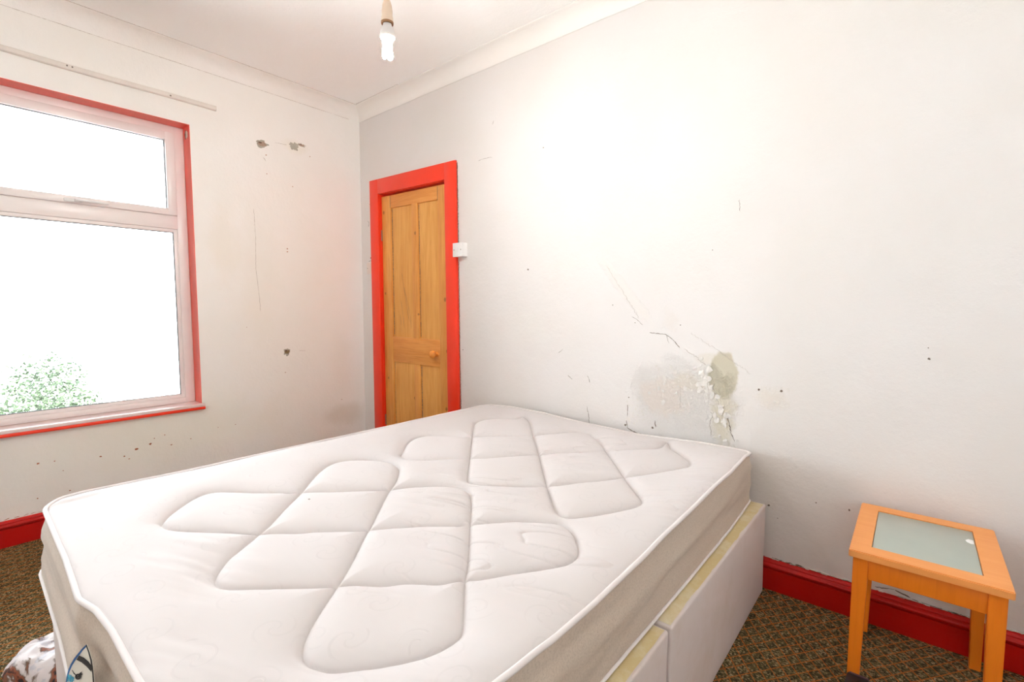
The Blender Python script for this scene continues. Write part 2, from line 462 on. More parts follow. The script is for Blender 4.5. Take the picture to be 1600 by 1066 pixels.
# coving: a hollow quarter, 85 mm each way
prof = [(0, 0), (0, -.085), (.006, -.088), (.006, -.083)]
for i in range(9):
    t = i / 8 * math.pi / 2
    prof.append((.080 - .074 * math.cos(t), -.080 + .074 * math.sin(t)))
prof += [(.085, -.004), (.085, 0)]
rs = random.Random(4)
def wob(s, seed, amp=.0016): return amp * mnoise.noise(Vector((s * 7, seed, 0)))
sweepA = lambda p, q, t: (p[0] + q[0], p[1] + (0 - q[0]) * (1 if t == 0 else 0), p[2] + q[1] + wob(p[1], 1))
st(sweep('trim_1', prof, (0, 0, ZC), (0, YF, ZC), lambda p, q, t: (q[0], p[1] - (q[0] if t == 0 else 0), ZC + q[1] + (wob(p[1], 1) if q[1] < 0 else 0)), MAT['coving'], n=80))
st(sweep('trim_2', prof, (0, 0, ZC), (XR, 0, ZC), lambda p, q, t: (p[0] + (q[0] if t == 0 else 0), -q[0], ZC + q[1] + (wob(p[0], 9) if q[1] < 0 else 0)), MAT['coving'], n=80))

# skirting boards with a torus bead
sk = [(0, 0), (.019, 0), (.019, .0865), (.0110, .0880), (.0105, .0925), (.022, .0950), (.0245, .101), (.022, .107), (.017, .110),
      (.0155, .112), (.0165, .115), (.0145, .120), (.009, .124), (0, .125)]
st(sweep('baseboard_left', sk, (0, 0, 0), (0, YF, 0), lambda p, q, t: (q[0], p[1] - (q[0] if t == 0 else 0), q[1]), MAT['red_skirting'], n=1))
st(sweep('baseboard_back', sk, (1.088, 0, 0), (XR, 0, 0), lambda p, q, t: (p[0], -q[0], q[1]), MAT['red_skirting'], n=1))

# unseen backing added behind the door to stop a light leak
bm = bmesh.new()
add_box(bm, (-.1, .55, -.12), (XR, .60, ZC)); add_box(bm, (-.28, .14, -.12), (-.1, .60, ZC)); add_box(bm, (1.4, .14, -.12), (1.45, .55, ZC))
add_box(bm, (-.28, .14, ZC), (XR, .60, ZC + .12)); add_box(bm, (-.28, .14, -.14), (XR, .60, -.12))
st(fin('wall_backing', bm, MAT['wall']))
# ---------------------------------------------------------------- wall marks
def blob(bm, c, r, plane, off=.0012, n=14, seed=0, mi=0, jag=.35):
    rr = random.Random(seed); vs = []
    for i in range(n):
        t = 2 * math.pi * i / n; k = 1 + jag * (rr.random() * 2 - 1)
        u, v = c[0] + r[0] * k * math.cos(t), c[1] + r[1] * k * math.sin(t)
        vs.append((u, v))
    f1 = [bm.verts.new(plane(u, v, off)) for u, v in vs]; f0 = [bm.verts.new(plane(u, v, -.001)) for u, v in vs]
    f = bm.faces.new(f1); f.material_index = mi
    for i in range(n):
        f = bm.faces.new((f1[i], f0[i], f0[(i + 1) % n], f1[(i + 1) % n])); f.material_index = mi
PA = lambda u, v, o: (o, u, v)          # left wall: u = y
PB = lambda u, v, o: (u, -o, v)         # back wall: u = x
def crack(bm, pts, w, plane, seed=0, step=.006, jit=.0016, off=.0009):
    rr = random.Random(seed); P = []
    for (a, b) in zip(pts[:-1], pts[1:]):
        L = math.hypot(b[0] - a[0], b[1] - a[1]); n = max(1, int(L / step))
        for i in range(n):
            P.append((a[0] + (b[0] - a[0]) * i / n + rr.uniform(-jit, jit), a[1] + (b[1] - a[1]) * i / n + rr.uniform(-jit, jit)))
    P.append(pts[-1]); row = []
    for i, p in enumerate(P):
        a, b = P[max(0, i - 1)], P[min(len(P) - 1, i + 1)]
        d = (b[0] - a[0], b[1] - a[1]); L = math.hypot(*d) or 1
        nx, ny = -d[1] / L, d[0] / L
        k = w * rr.uniform(.25, 1.0) * (.15 if i in (0, len(P) - 1) else 1)
        row.append([bm.verts.new(plane(p[0] + nx * k, p[1] + ny * k, -.001)), bm.verts.new(plane(p[0] + nx * k, p[1] + ny * k, off)),
                    bm.verts.new(plane(p[0] - nx * k, p[1] - ny * k, off)), bm.verts.new(plane(p[0] - nx * k, p[1] - ny * k, -.001))])
    for r0, r1 in zip(row[:-1], row[1:]):
        for j in range(3): bm.faces.new((r0[j], r0[j + 1], r1[j + 1], r1[j]))
# left wall: knocked-out plaster holes by the window
for k, (c, r, sd, m2) in enumerate([((-.725, 2.205), (.032, .020), 2, 1), ((-.513, 2.240), (.026, .022), 5, 0), ((-.459, 2.262), (.026, .009), 8, 1), ((-.606, .841), (.020, .020), 11, 1)]):
    bm = bmesh.new()
    blob(bm, c, (r[0] * 1.12, r[1] * 1.15), PA, .0012, 22, sd, 0, .3)
    if m2:
        blob(bm, (c[0] + .002, c[1] + .001), (r[0] * .82, r[1] * .78), PA, .0020, 18, sd + 1, 1, .35)
        blob(bm, (c[0] - r[0] * .3, c[1] + r[1] * .35), (r[0] * .42, r[1] * .25), PA, .0026, 10, sd + 2, 2, .4)
    fin('plaster_hole', bm, [MAT['bare_plaster'], simple('hole_plaster_%d' % k, (.46, .33, .25) if k != 3 else (.30, .20, .10), .9, var=.4), MAT['dark_hole']], wall_left)
bm = bmesh.new()
for i, (y, z, r) in enumerate([(-1.465, .357, .007), (-1.40, .372, .006), (-1.30, .345, .0035), (-1.38, .40, .003), (-1.52, .33, .004), (-1.62, .352, .004),
        (-1.80, .372, .003), (-1.77, .315, .0025), (-1.86, .375, .005), (-1.20, .36, .003), (-.58, 1.525, .004), (-.58, 1.545, .004), (-.53, 1.97, .003), (-.70, 2.02, .003),
        (-1.87, .20, .003), (-1.75, .205, .003), (-.2, .45, .003), (-.62, .70, .003), (-.86, 1.02, .002), (-.7, 2.14, .004), (-1.33, .41, .0025), (-1.05, .40, .002),
        (-.95, .40, .0025), (-1.5, .31, .003), (-.40, 2.2, .003)]):
    blob(bm, (y, z), (r * 1.15, r * .8), PA, .0012, 9, i, 0, .3)
fin('brown_speck', bm, MAT['brown_speck'], wall_left)
bm = bmesh.new()
crack(bm, [(-.79, 1.78), (-.785, 1.60), (-.79, 1.40), (-.775, 1.22), (-.77, 1.12)], .0012, PA, 3)
crack(bm, [(-.72, 2.12), (-.70, 2.10)], .002, PA, 5)
crack(bm, [(-.64, 2.235), (-.56, 2.24)], .0012, PA, 6)
crack(bm, [(-.52, .845), (-.47, .84)], .0012, PA, 7)
fin('plaster_crack', bm, MAT['hair_crack'], wall_left)
bm = bmesh.new()
for i in range(10):
    y = -1.99 + i * .028 + .01 * math.sin(i * 7.); crack(bm, [(y, .128 + .006 * abs(math.sin(i * 3))), (y + .02, .130 + .005 * abs(math.cos(i * 5)))], .0018, PA, 40 + i)
fin('plaster_crack', bm, MAT['brown_speck'], wall_left)

# back wall: cracks, pin holes, lifted flakes
bm = bmesh.new()
for i, (pts, w) in enumerate([
    ([(2.354, 1.035), (2.40, 1.032), (2.435, 1.03), (2.47, 1.005), (2.500, .972)], .0020),
    ([(2.435, 1.03), (2.445, 1.00), (2.45, .99)], .0014),
    ([(2.26, 1.11), (2.29, 1.095), (2.32, 1.07)], .0012),
    ([(2.02, .64), (2.03, .60), (2.035, .55)], .0018),
    ([(1.90, .79), (1.93, .77)], .0018),
    ([(2.02, .80), (2.03, .785), (2.035, .765)], .0022),
    ([(2.245, .60), (2.25, .565), (2.28, .55), (2.33, .54)], .0036),
    ([(2.30, .535), (2.40, .525), (2.46, .527)], .0026),
    ([(2.39, .62), (2.395, .59)], .0030),
    ([(2.25, .68), (2.25, .62)], .0022),
    ([(2.70, .70), (2.72, .67), (2.73, .62), (2.745, .585)], .0026),
    ([(1.84, .905), (1.87, .93)], .0014),
    ([(1.245, 2.03), (1.30, 2.035), (1.36, 2.03)], .0010),
    ([(1.362, 2.216), (1.370, 2.236)], .0018),
    ([(2.730, 1.60), (2.735, 1.55)], .0010),
    ([(.56, 2.6), (.60, 2.585)], .0018),
]): crack(bm, pts, w * .8, PB, 60 + i)
for i, (x, z, r) in enumerate([(1.628, 1.364, .005), (3.156, .400, .004), (3.354, .983, .004), (2.886, .345, .004), (2.832, .818, .004), (2.914, .822, .0045),
        (2.24, .575, .005), (2.38, .585, .005), (2.255, .715, .003), (2.50, 1.075, .0025), (2.28, 1.08, .0022), (2.16, 1.165, .0025), (1.73, 2.01, .003),
        (3.05, .40, .0025), (2.92, .30, .002), (1.105, .88, .004), (2.63, 1.40, .002), (3.35, 1.02, .002)]):
    blob(bm, (x, z), (r, r), PB, .0012, 9, i + 30, 0, .3)
fin('plaster_crack', bm, MAT['crack'], wall_back)
bm = bmesh.new()
crack(bm, [(2.505, .80), (2.51, .76), (2.507, .70)], .0010, PB, 71); crack(bm, [(2.12, 1.36), (2.22, 1.22), (2.30, 1.10)], .0010, PB, 72, jit=.004)
crack(bm, [(2.52, .97), (2.58, .93), (2.62, .90)], .0016, PB, 73, jit=.004); crack(bm, [(2.62, .84), (2.66, .79), (2.68, .72), (2.70, .66)], .0020, PB, 74, jit=.004)
crack(bm, [(2.66, .70), (2.64, .65), (2.65, .59)], .0020, PB, 75, jit=.003); crack(bm, [(2.55, 1.04), (2.68, .96), (2.80, .88)], .0006, PB, 76, jit=.004)
fin('faint_crack', bm, MAT['hair_crack'], wall_back)
# hairline gaps along the coving
bm = bmesh.new()
crack(bm, [(-.086, 2.5440), (-.9, 2.5435), (-1.75, 2.5440), (-2.9, 2.544)], .0011, PA, 200, jit=.0006)
PC = lambda u, v, o: (v, u, ZC - o)
crack(bm, [(-.09, .0862), (-.5, .0862), (-1.6, .0866), (-2.9, .086)], .0014, PC, 201, jit=.0006)
fin('plaster_crack', bm, simple('coving_gap', (.42, .34, .28), .9), wall_left)
bm = bmesh.new()
PCB = lambda u, v, o: (u, -v, ZC - o)
crack(bm, [(.09, .0862), (.55, .0862)], .0012, PCB, 202, jit=.0006)
crack(bm, [(.55, .088), (.58, .092), (.60, .075), (.60, .06)], .0012, PCB, 203, jit=.0012)
fin('plaster_crack', bm, MAT['hair_crack'], wall_back)
# lifted flakes of paint in the damp patch
bm = bmesh.new(); rr = random.Random(12)
def flake(c, s, lift, seed):
    q = random.Random(seed); n = 7; vs = []
    ph = q.random() * 6.28
    for i in range(n):
        t = ph + 2 * math.pi * i / n; k = s * q.uniform(.5, 1.15)
        u, v = c[0] + k * math.cos(t), c[1] + k * math.sin(t) * 1.3
        vs.append((u, v, lift * q.uniform(.15, 1.0)))
    f1 = [bm.verts.new(PB(u, v, o)) for u, v, o in vs]; f0 = [bm.verts.new(PB(u, v, -.001)) for u, v, o in vs]
    cc = bm.verts.new(PB(c[0], c[1], lift * q.uniform(.2, 1.2)))
    for i in range(n):
        j = (i + 1) % n
        bm.faces.new((f1[i], f0[i], f0[j], f1[j])); bm.faces.new((f1[i], f1[j], cc))
for i in range(46):
    t = rr.random()
    x = 2.60 + .13 * t + rr.gauss(0, .022); z = .88 - .34 * t + rr.gauss(0, .03)
    flake((x, z), rr.uniform(.005, .016), rr.uniform(.002, .006), i)
for i in range(26):
    flake((rr.uniform(2.24, 2.34), rr.uniform(.56, .72)), rr.uniform(.003, .007), rr.uniform(.0005, .0015), 100 + i)
for i in range(22):
    flake((rr.uniform(2.34, 2.60), rr.gauss(.80, .06)), rr.uniform(.003, .011), rr.uniform(.001, .0025), 200 + i)
for i in range(10):
    flake((rr.uniform(2.86, 2.95), rr.uniform(.76, .84)), rr.uniform(.003, .007), rr.uniform(.001, .0025), 300 + i)
tag(fin('paint_flake', bm, MAT['flake'], wall_back), kind='stuff')
# gap and crumbling plaster line over the skirting
bm = bmesh.new()
for i, (pts, w) in enumerate([([(2.90, .128), (2.945, .129)], .0022), ([(2.955, .128), (2.985, .128)], .0032), ([(2.99, .129), (3.02, .128)], .0040), ([(3.30, .146), (3.33, .140), (3.345, .134)], .0024),
        ([(2.80, .128), (2.88, .127)], .0012), ([(3.03, .127), (3.12, .127)], .0012), ([(3.245, .136), (3.30, .147)], .0016), ([(3.35, .130), (3.50, .127)], .0010), ([(3.62, .127), (3.75, .127)], .0014)]):
    crack(bm, pts, w, PB, 90 + i, off=.0016)
fin('plaster_crack', bm, MAT['crack'], wall_back)
bm = bmesh.new(); rr = random.Random(5)
for i in range(60):
    x = rr.uniform(2.9, 3.8); blob(bm, (x, .1265 + rr.uniform(-.001, .003)), (rr.uniform(.004, .012), rr.uniform(.001, .0028)), PB, .004, 8, i, 0, .4)
tag(fin('crumbling_plaster', bm, MAT['flake'], wall_back), kind='stuff')

# ================================================================ door
door = tag(empty('door_1'), kind='structure')
def dmap(x, z):
    """the old frame is out of square: nudge a nominal point"""
    s = (x - .144) / .917; t = z / 2.083
    xl = .156 - .012 * t; xr = 1.088 - .027 * t
    return xl + s * (xr - xl), z - .017 * s * t
def dbox(bm, x0, x1, z0, z1, y0, y1, bevel=.0):
    b2 = bmesh.new(); add_box(b2, (x0, y0, z0), (x1, y1, z1), bevel, 2)
    for v in b2.verts: v.co.x, v.co.z = dmap(v.co.x, v.co.z)
    me = bpy.data.meshes.new('tmp'); b2.to_mesh(me); b2.free(); bm.from_mesh(me); bpy.data.meshes.remove(me)
OX0, OX1, IX0, IX1 = .144, 1.061, .246, .960
bm = bmesh.new()
dbox(bm, OX0, IX0, 0, 2.083, -.020, .0, .003); dbox(bm, IX1, OX1, 0, 2.083, -.020, .0, .003)
dbox(bm, IX0 - .004, IX1 + .004, 1.975, 2.083, -.020, .0, .003)
fin('architrave', bm, MAT['red'], door, True)
bm = bmesh.new()
dbox(bm, .210, IX0 + .002, 0, 1.99, .0, .14); dbox(bm, IX1 - .002, 1.0, 0, 1.99, .0, .14); dbox(bm, IX0, IX1, 1.972, 1.99, .0, .14)
fin('door_lining', bm, MAT['red'], door)
# gap lines where the old architrave has come away
bm = bmesh.new()
for i, (pts) in enumerate([[dmap(.155, 2.0855), dmap(.6, 2.0855), dmap(1.058, 2.0855)]]): crack(bm, pts, .0022, PB, 140 + i, off=.004)
crack(bm, [dmap(1.064, 2.07), dmap(1.064, 1.5)], .0035, PB, 143, off=.003)
crack(bm, [dmap(1.064, 1.45), dmap(1.064, .5)], .0020, PB, 144, off=.003)
fin('plaster_crack', bm, MAT['crack'], wall_back)
LY = .010           # front face of the leaf
leaf_bm = bmesh.new()
LX0, LX1, LZ1 = IX0 + .005, IX1 - .004, 1.958
dbox(leaf_bm, LX0, .352, .01, LZ1, LY, LY + .04, .0015); dbox(leaf_bm, .862, LX1, .01, LZ1, LY, LY + .04, .0015)
leaf = fin('door_leaf', leaf_bm, MAT['pine'], door, True)
bm = bmesh.new()
dbox(bm, .353, .861, 1.868, LZ1, LY + .0008, LY + .04, .0015); dbox(bm, .353, .861, .752, .935, LY + .0008, LY + .04, .0015); dbox(bm, .353, .861, .01, .22, LY + .0008, LY + .04, .0015)
fin('door_rail', bm, MAT['pine_rail'], leaf, True)
bm = bmesh.new()
dbox(bm, .590, .652, .934, 1.869, LY + .0008, LY + .04, .0015); dbox(bm, .590, .652, .219, .753, LY + .0008, LY + .04, .0015)
fin('door_muntin', bm, MAT['pine'], leaf, True)
for (x0, x1, z0, z1) in ((.346, .594, .928, 1.875), (.648, .868, .928, 1.875), (.346, .594, .215, .758), (.648, .868, .215, .758)):
    bm = bmesh.new(); dbox(bm, x0, x1, z0, z1, LY + .013, LY + .026)
    fin('door_panel', bm, MAT['pine_panel'], leaf)
# dark open joints, painted recess shade beside the panels, gouge mark on the left panel
bm = bmesh.new()
PD = lambda u, v, o: (u, LY - o, v)
PDP = lambda u, v, o: (u, LY + .013 - o, v)
for i, (pts, w) in enumerate([([dmap(.862, 1.955), dmap(.862, 1.862)], .0016), ([dmap(.352, 1.955), dmap(.352, 1.87)], .0010)]): crack(bm, pts, w, PD, 160 + i, jit=.0003)
for i, (pts, w) in enumerate([([dmap(.3575, 1.865), dmap(.3575, .95)], .0042), ([dmap(.6565, 1.865), dmap(.6565, .945)], .0036), ([dmap(.657, .745), dmap(.657, .25)], .0048), ([dmap(.356, .745), dmap(.356, .25)], .0018)]): crack(bm, pts, w, PDP, 170 + i, jit=.0003)
fin('joint_and_shade', bm, MAT['crack'], leaf)
bm = bmesh.new()
for i, pts in enumerate([[(.455, 1.40), (.475, 1.30), (.51, 1.20), (.545, 1.08), (.55, 1.0)], [(.47, 1.32), (.50, 1.18), (.53, 1.05)], [(.44, 1.2), (.46, 1.1), (.47, 1.0)], [(.43, 1.1), (.44, .97)]]):
    crack(bm, [dmap(*p) for p in pts], .0016, PDP, 180 + i, step=.02, jit=.001, off=.0005)
fin('scratch', bm, simple('scratched_wood', (.38, .20, .09), .7), leaf)
kx, kz = .845, .835
lathe('door_knob', [(.016, 0), (.017, .004), (.012, .007), (.010, .014), (.013, .020), (.022, .026), (.0265, .034), (.0265, .042), (.022, .050), (.012, .055), (.002, .056)],
      MAT['knob_wood'], (kx, LY, kz), 'Y', leaf, 28)
for hz in (1.678, .30):
    hx, hz_ = dmap(.246, hz)
    bm = bmesh.new(); add_box(bm, (hx - .004, LY - .007, hz_ - .04), (hx + .006, LY + .004, hz_ + .04), .002, 1)
    for k in range(4): add_box(bm, (hx - .0055, LY - .0085, hz_ - .038 + k * .02), (hx + .0075, LY - .001, hz_ - .023 + k * .02), .002, 1)
    fin('hinge', bm, simple('painted_steel_hinge', (.34, .22, .18), .4, metal=.5), leaf, True)

# ================================================================ window
win = tag(empty('window_1'), kind='structure')
FX0, FX1 = -.165, -.100
bm = bmesh.new()     # painted reveal lining of the opening
add_box(bm, (-.10, WY0 + .0, WZ0), (.001, WY0 - .003, WZ1)); add_box(bm, (-.10, WY1, WZ0), (.001, WY1 + .003, WZ1))
add_box(bm, (-.10, WY0 - .003, WZ1 - .003), (.001, WY1 + .003, WZ1))
fin('window_reveal', bm, MAT['red_reveal'], win)
bm = bmesh.new()     # bare patch in the top corner
blob(bm, (-.045, 2.165), (.022, .020), lambda u, v, o: (u, WY0 - .003 - o, v), .0015, 14, 3, 0, .25)
blob(bm, (-.062, 2.165), (.008, .024), lambda u, v, o: (u, WY0 - .003 - o, v), .0022, 12, 9, 1, .35)
fin('bare_patch', bm, [simple('bare_white_filler', (.8, .78, .7), .8), MAT['crack']], win)
fy0, fy1 = WY0 - .003, WY1 + .003; fz0, fz1 = WZ0 + .022, WZ1 - .003
fw = .052
bm = bmesh.new()
add_box(bm, (FX0, fy0, fz0), (FX1, fy0 - fw, fz1), .004); add_box(bm, (FX0, fy1, fz0), (FX1, fy1 + fw, fz1), .004)
add_box(bm, (FX0, fy0 - fw + .004, fz1 - .040), (FX1 - .0005, fy1 + fw - .004, fz1), .004)
add_box(bm, (FX0, fy0 - fw + .004, fz0), (FX1 - .0005, fy1 + fw - .004, fz0 + .032), .004)
add_box(bm, (FX0, fy0 - fw + .004, 1.612), (FX1 - .0005, fy1 + fw - .004, 1.690), .004)
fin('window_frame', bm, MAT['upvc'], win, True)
# top-hung opening sash
sy0, sy1, sz0, sz1 = fy0 - fw, fy1 + fw, 1.690, fz1 - .040
sw_ = .046
bm = bmesh.new()
X0, X1 = -.150, -.088
add_box(bm, (X0, sy0, sz0), (X1, sy0 - sw_, sz1), .004); add_box(bm, (X0, sy1, sz0), (X1, sy1 + sw_, sz1), .004)
add_box(bm, (X0, sy0 - sw_ + .004, sz1 - sw_), (X1 - .0005, sy1 + sw_ - .004, sz1), .004); add_box(bm, (X0, sy0 - sw_ + .004, sz0), (X1 - .0005, sy1 + sw_ - .004, sz0 + .038), .004)
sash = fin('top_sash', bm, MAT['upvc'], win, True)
def gasket(y0, y1, z0, z1, x, par):
    bm = bmesh.new(); w = .0035
    add_box(bm, (x - .004, y0, z0), (x + .002, y0 - w, z1)); add_box(bm, (x - .004, y1, z0), (x + .002, y1 + w, z1))
    add_box(bm, (x - .004, y0, z0), (x + .002, y1, z0 + w)); add_box(bm, (x - .004, y0, z1), (x + .002, y1, z1 - w))
    return fin('gasket', bm, MAT['gasket'], par)
gasket(sy0 - sw_, sy1 + sw_, sz0 + .038, sz1 - sw_, -.108, sash)
box('glass_pane', (-.128, sy0 - sw_ + .01, sz0 + .03), (-.122, sy1 + sw_ - .01, sz1 - sw_ + .01), MAT['glass'], sash)
# window handle on the sash's bottom rail
bm = bmesh.new()
hy = -1.615
add_box(bm, (-.088, hy - .075, sz0 + .004), (-.078, hy - .005, sz0 + .022), .004, 2)
add_box(bm, (-.080, hy - .035, sz0 + .006), (-.060, hy - .015, sz0 + .022), .004, 2)
add_box(bm, (-.068, hy - .035, sz0 + .009), (-.056, hy + .105, sz0 + .021), .005, 3)
fin('window_handle', bm, MAT['white_plastic'], sash, True)
# fixed lower light: glazing beads, gasket, glass
bz0, bz1 = fz0 + .032, 1.612
bm = bmesh.new(); bw = .020
add_box(bm, (-.140, sy0, bz0), (-.106, sy0 - bw, bz1), .003); add_box(bm, (-.140, sy1, bz0), (-.106, sy1 + bw, bz1), .003)
add_box(bm, (-.140, sy0 - bw + .003, bz1 - bw), (-.1065, sy1 + bw - .003, bz1), .003); add_box(bm, (-.140, sy0 - bw + .003, bz0), (-.1065, sy1 + bw - .003, bz0 + bw), .003)
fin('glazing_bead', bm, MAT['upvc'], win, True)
gasket(sy0 - bw, sy1 + bw, bz0 + bw, bz1 - bw, -.114, win)
box('glass_pane', (-.130, sy0 - bw + .008, bz0 + bw - .008), (-.124, sy1 + bw - .008, bz1 - bw + .008), MAT['glass'], win)
# sill board
bm = bmesh.new(); add_box(bm, (-.16, WY0 - .001, .532), (.0, WY1 + .001, .5675)); 
bm.free()
box('window_sill', (-.165, WY0 - .002, .547), (.001, WY1 + .002, .566), MAT['sill_white'], win)
box('sill_nosing', (.0, WY0 + .012, .531), (.024, WY1 - .012, .5475), MAT['red'], win, .003)
box('sill_edge', (.0, WY0 + .012, .5475), (.024, WY1 - .012, .566), MAT['sill_white'], win, .003)

# ================================================================ things on the walls
bt = sweep('wooden_batten', [(0, .026), (0, 0), (.014, 0), (.018, .004), (.018, .022), (.014, .026)], (0, -.99, 2.331), (0, -2.90, 2.331),
           lambda p, q, t: (q[0], p[1], p[2] + q[1] + .0015 * math.sin(p[1] * 9)), MAT['batten'], n=40)
tag(bt, 'long painted wooden batten fixed to the wall above the window', 'batten')
for y, z in ((-1.64, 2.345), (-1.66, 2.346), (-1.225, 2.342)):
    bm = bmesh.new()
    blob(bm, (y, z), (.004, .004), lambda u, v, o: (.018 + o, u, v), .001, 8, int(-y * 100), 0, .2)
    fin('screw_hole', bm, MAT['crack'], bt)

sw = empty('light_switch'); tag(sw, 'white square light switch box beside the right edge of the red door frame', 'light switch')
sx, sz = 1.106, 1.507
box('back_box', (sx - .0, -.036, sz - .043), (sx + .043, -.0, sz + .043), MAT['white_plastic'], sw, .003)
s0 = box('face_plate', (sx - .043, -.045, sz - .043), (sx + .043, -.036, sz + .043), MAT['white_plastic'], sw, .003)
box('back_box', (sx - .018, -.036, sz - .043), (sx + .0, -.0, sz + .043), MAT['white_plastic'], sw, .001)
rk = box('rocker', (sx - .010, -.050, sz - .015), (sx + .010, -.044, sz + .015), MAT['white_plastic'], s0, .002)
for d in (-.030, .030): lathe('screw', [(.0035, 0), (.0035, .001), (.0005, .0015)], MAT['screw'], (sx + d, -.045, sz), 'Y', s0, 10)

so = empty('wall_plate'); tag(so, 'pale blank wall plate half hidden behind the left edge of the red door frame', 'wall plate')
p0 = box('face_plate', (.078, -.011, 1.40), (.1435, -.001, 1.486), simple('pinkish_plate', (.78, .68, .62), .4), so, .003)
lathe('screw', [(.0035, 0), (.0035, .001), (.0005, .0015)], MAT['screw'], (.088, -.011, 1.443), 'Y', p0, 10)
bm = bmesh.new()
for i, (x, z, r) in enumerate([(.118, 1.52, .006), (.130, 1.50, .005), (.140, 1.60, .006), (.12, 1.92, .004), (.125, 2.05, .004)]): blob(bm, (x, z), (r, r), PB, .0015, 9, i + 70)
crack(bm, [(.09, 1.497), (.14, 1.50)], .002, PB, 4)
crack(bm, [(.085, 1.80), (.10, 1.79), (.10, 1.76), (.088, 1.76)], .0018, PB, 8)
fin('plaster_crack', bm, MAT['crack'], wall_back)

# ================================================================ pendant lamp
pl = empty('pendant_lamp'); tag(pl, 'bare low energy bulb hanging from the ceiling in its lampholder', 'ceiling lamp')
lx, ly = 1.835, -1.076
zt = 2.150        # top of the lamp's plastic base
lathe('ceiling_rose', [(.045, ZC), (.045, ZC - .010), (.036, ZC - .022), (.012, ZC - .028), (.008, ZC - .032)], MAT['white_plastic'], (lx, ly, 0), 'Z', pl)
tube('flex', [(lx, ly, ZC - .025), (lx + .002, ly, ZC - .12), (lx + .001, ly, ZC - .25), (lx, ly, zt + .075)], .0035, MAT['white_plastic'], pl)
lh = lathe('lampholder', [(.006, zt + .085), (.012, zt + .075), (.0165, zt + .060), (.0175, zt + .045), (.0185, zt + .044), (.0185, zt + .022), (.0200, zt + .020), (.0208, zt + .002), (.0150, zt + .002)],
           MAT['cream_plastic'], (lx, ly, 0), 'Z', pl)
lathe('holder_ring', [(.0216, zt + .004), (.0216, zt + .0), (.0205, zt - .003), (.0150, zt - .003), (.0150, zt + .004)], MAT['brass'], (lx, ly, 0), 'Z', lh)
bulb = lathe('bulb_base', [(.0140, zt + .001), (.0150, zt - .006), (.0190, zt - .014), (.0235, zt - .026), (.0262, zt - .040), (.0265, zt - .046), (.0245, zt - .049), (.0235, zt - .047)],
             MAT['cfl_white'], (lx, ly, 0), 'Z', pl)
for k in range(3):
    t0 = math.radians(100 + 120 * k)
    cx_, cy_ = lx + .0125 * math.cos(t0), ly + .0125 * math.sin(t0)
    dx, dy = -math.sin(t0) * .0062, math.cos(t0) * .0062
    zb = zt - .047; ze = zt - .108
    pts = [(cx_ - dx, cy_ - dy, zb), (cx_ - dx, cy_ - dy, ze)]
    for q in range(1, 8):
        a_ = math.pi * q / 8; pts.append((cx_ - dx * math.cos(a_), cy_ - dy * math.cos(a_), ze - .0062 * math.sin(a_)))
    pts += [(cx_ + dx, cy_ + dy, ze), (cx_ + dx, cy_ + dy, zb)]
    tube('glass_tube', pts, .0052, MAT['cfl_tube'], bulb, seg=10)
# ================================================================ divan bed base (two halves)
BX0, BX1, BZ = 1.400, 2.885, .365
def divan(y0, y1, label, dz=0., dx=0.):
    t = empty('divan_base'); tag(t, label, 'bed base', 'two halves of the divan base')
    bm = bmesh.new(); add_box(bm, (BX0, y0, .0), (BX1 + dx, y1, BZ + dz), .007, 4)
    bmesh.ops.subdivide_edges(bm, edges=[e for e in bm.edges if e.calc_length() > .3], cuts=14, use_grid_fill=True)
    for v in bm.verts:
        v.co.x += .0015 * mnoise.noise(v.co * 9); v.co.z += .0015 * mnoise.noise(v.co * 7 + Vector((3, 1, 2))) if v.co.z > .3 else 0
    body = fin('fabric_body', bm, MAT['divan'], t, True)
    # yellowed cover stretched over the top, gathered at the edge
    n, m = 60, 44; vs, fs = [], []
    for i in range(n + 1):
        for j in range(m + 1):
            x = BX0 + .007 + (BX1 + dx - BX0 - .014) * i / n; y = y0 + .009 + (y1 - y0 - .018) * j / m
            x += .0025 * mnoise.noise(Vector((y * 22, 3, 0))) * (1 if i == n else 0)
            e = min(1, min(i, n - i, j, m - j) / 1.0)
            vs.append((x, y, BZ + dz + .0006 + .0022 * e + .0010 * mnoise.noise(Vector((x * 14, y * 30, 1)))))
    for i in range(n):
        for j in range(m):
            fs.append((i * (m + 1) + j, (i + 1) * (m + 1) + j, (i + 1) * (m + 1) + j + 1, i * (m + 1) + j + 1))
    mesh_obj('top_cover', vs, fs, MAT['divan_top'], t, True)
    return t
divan(-1.030, -.048, 'head half of the pale divan base, standing against the back wall')
divan(-1.980, -1.036, 'foot half of the pale divan base, nearer the viewer', -.003, -.004)

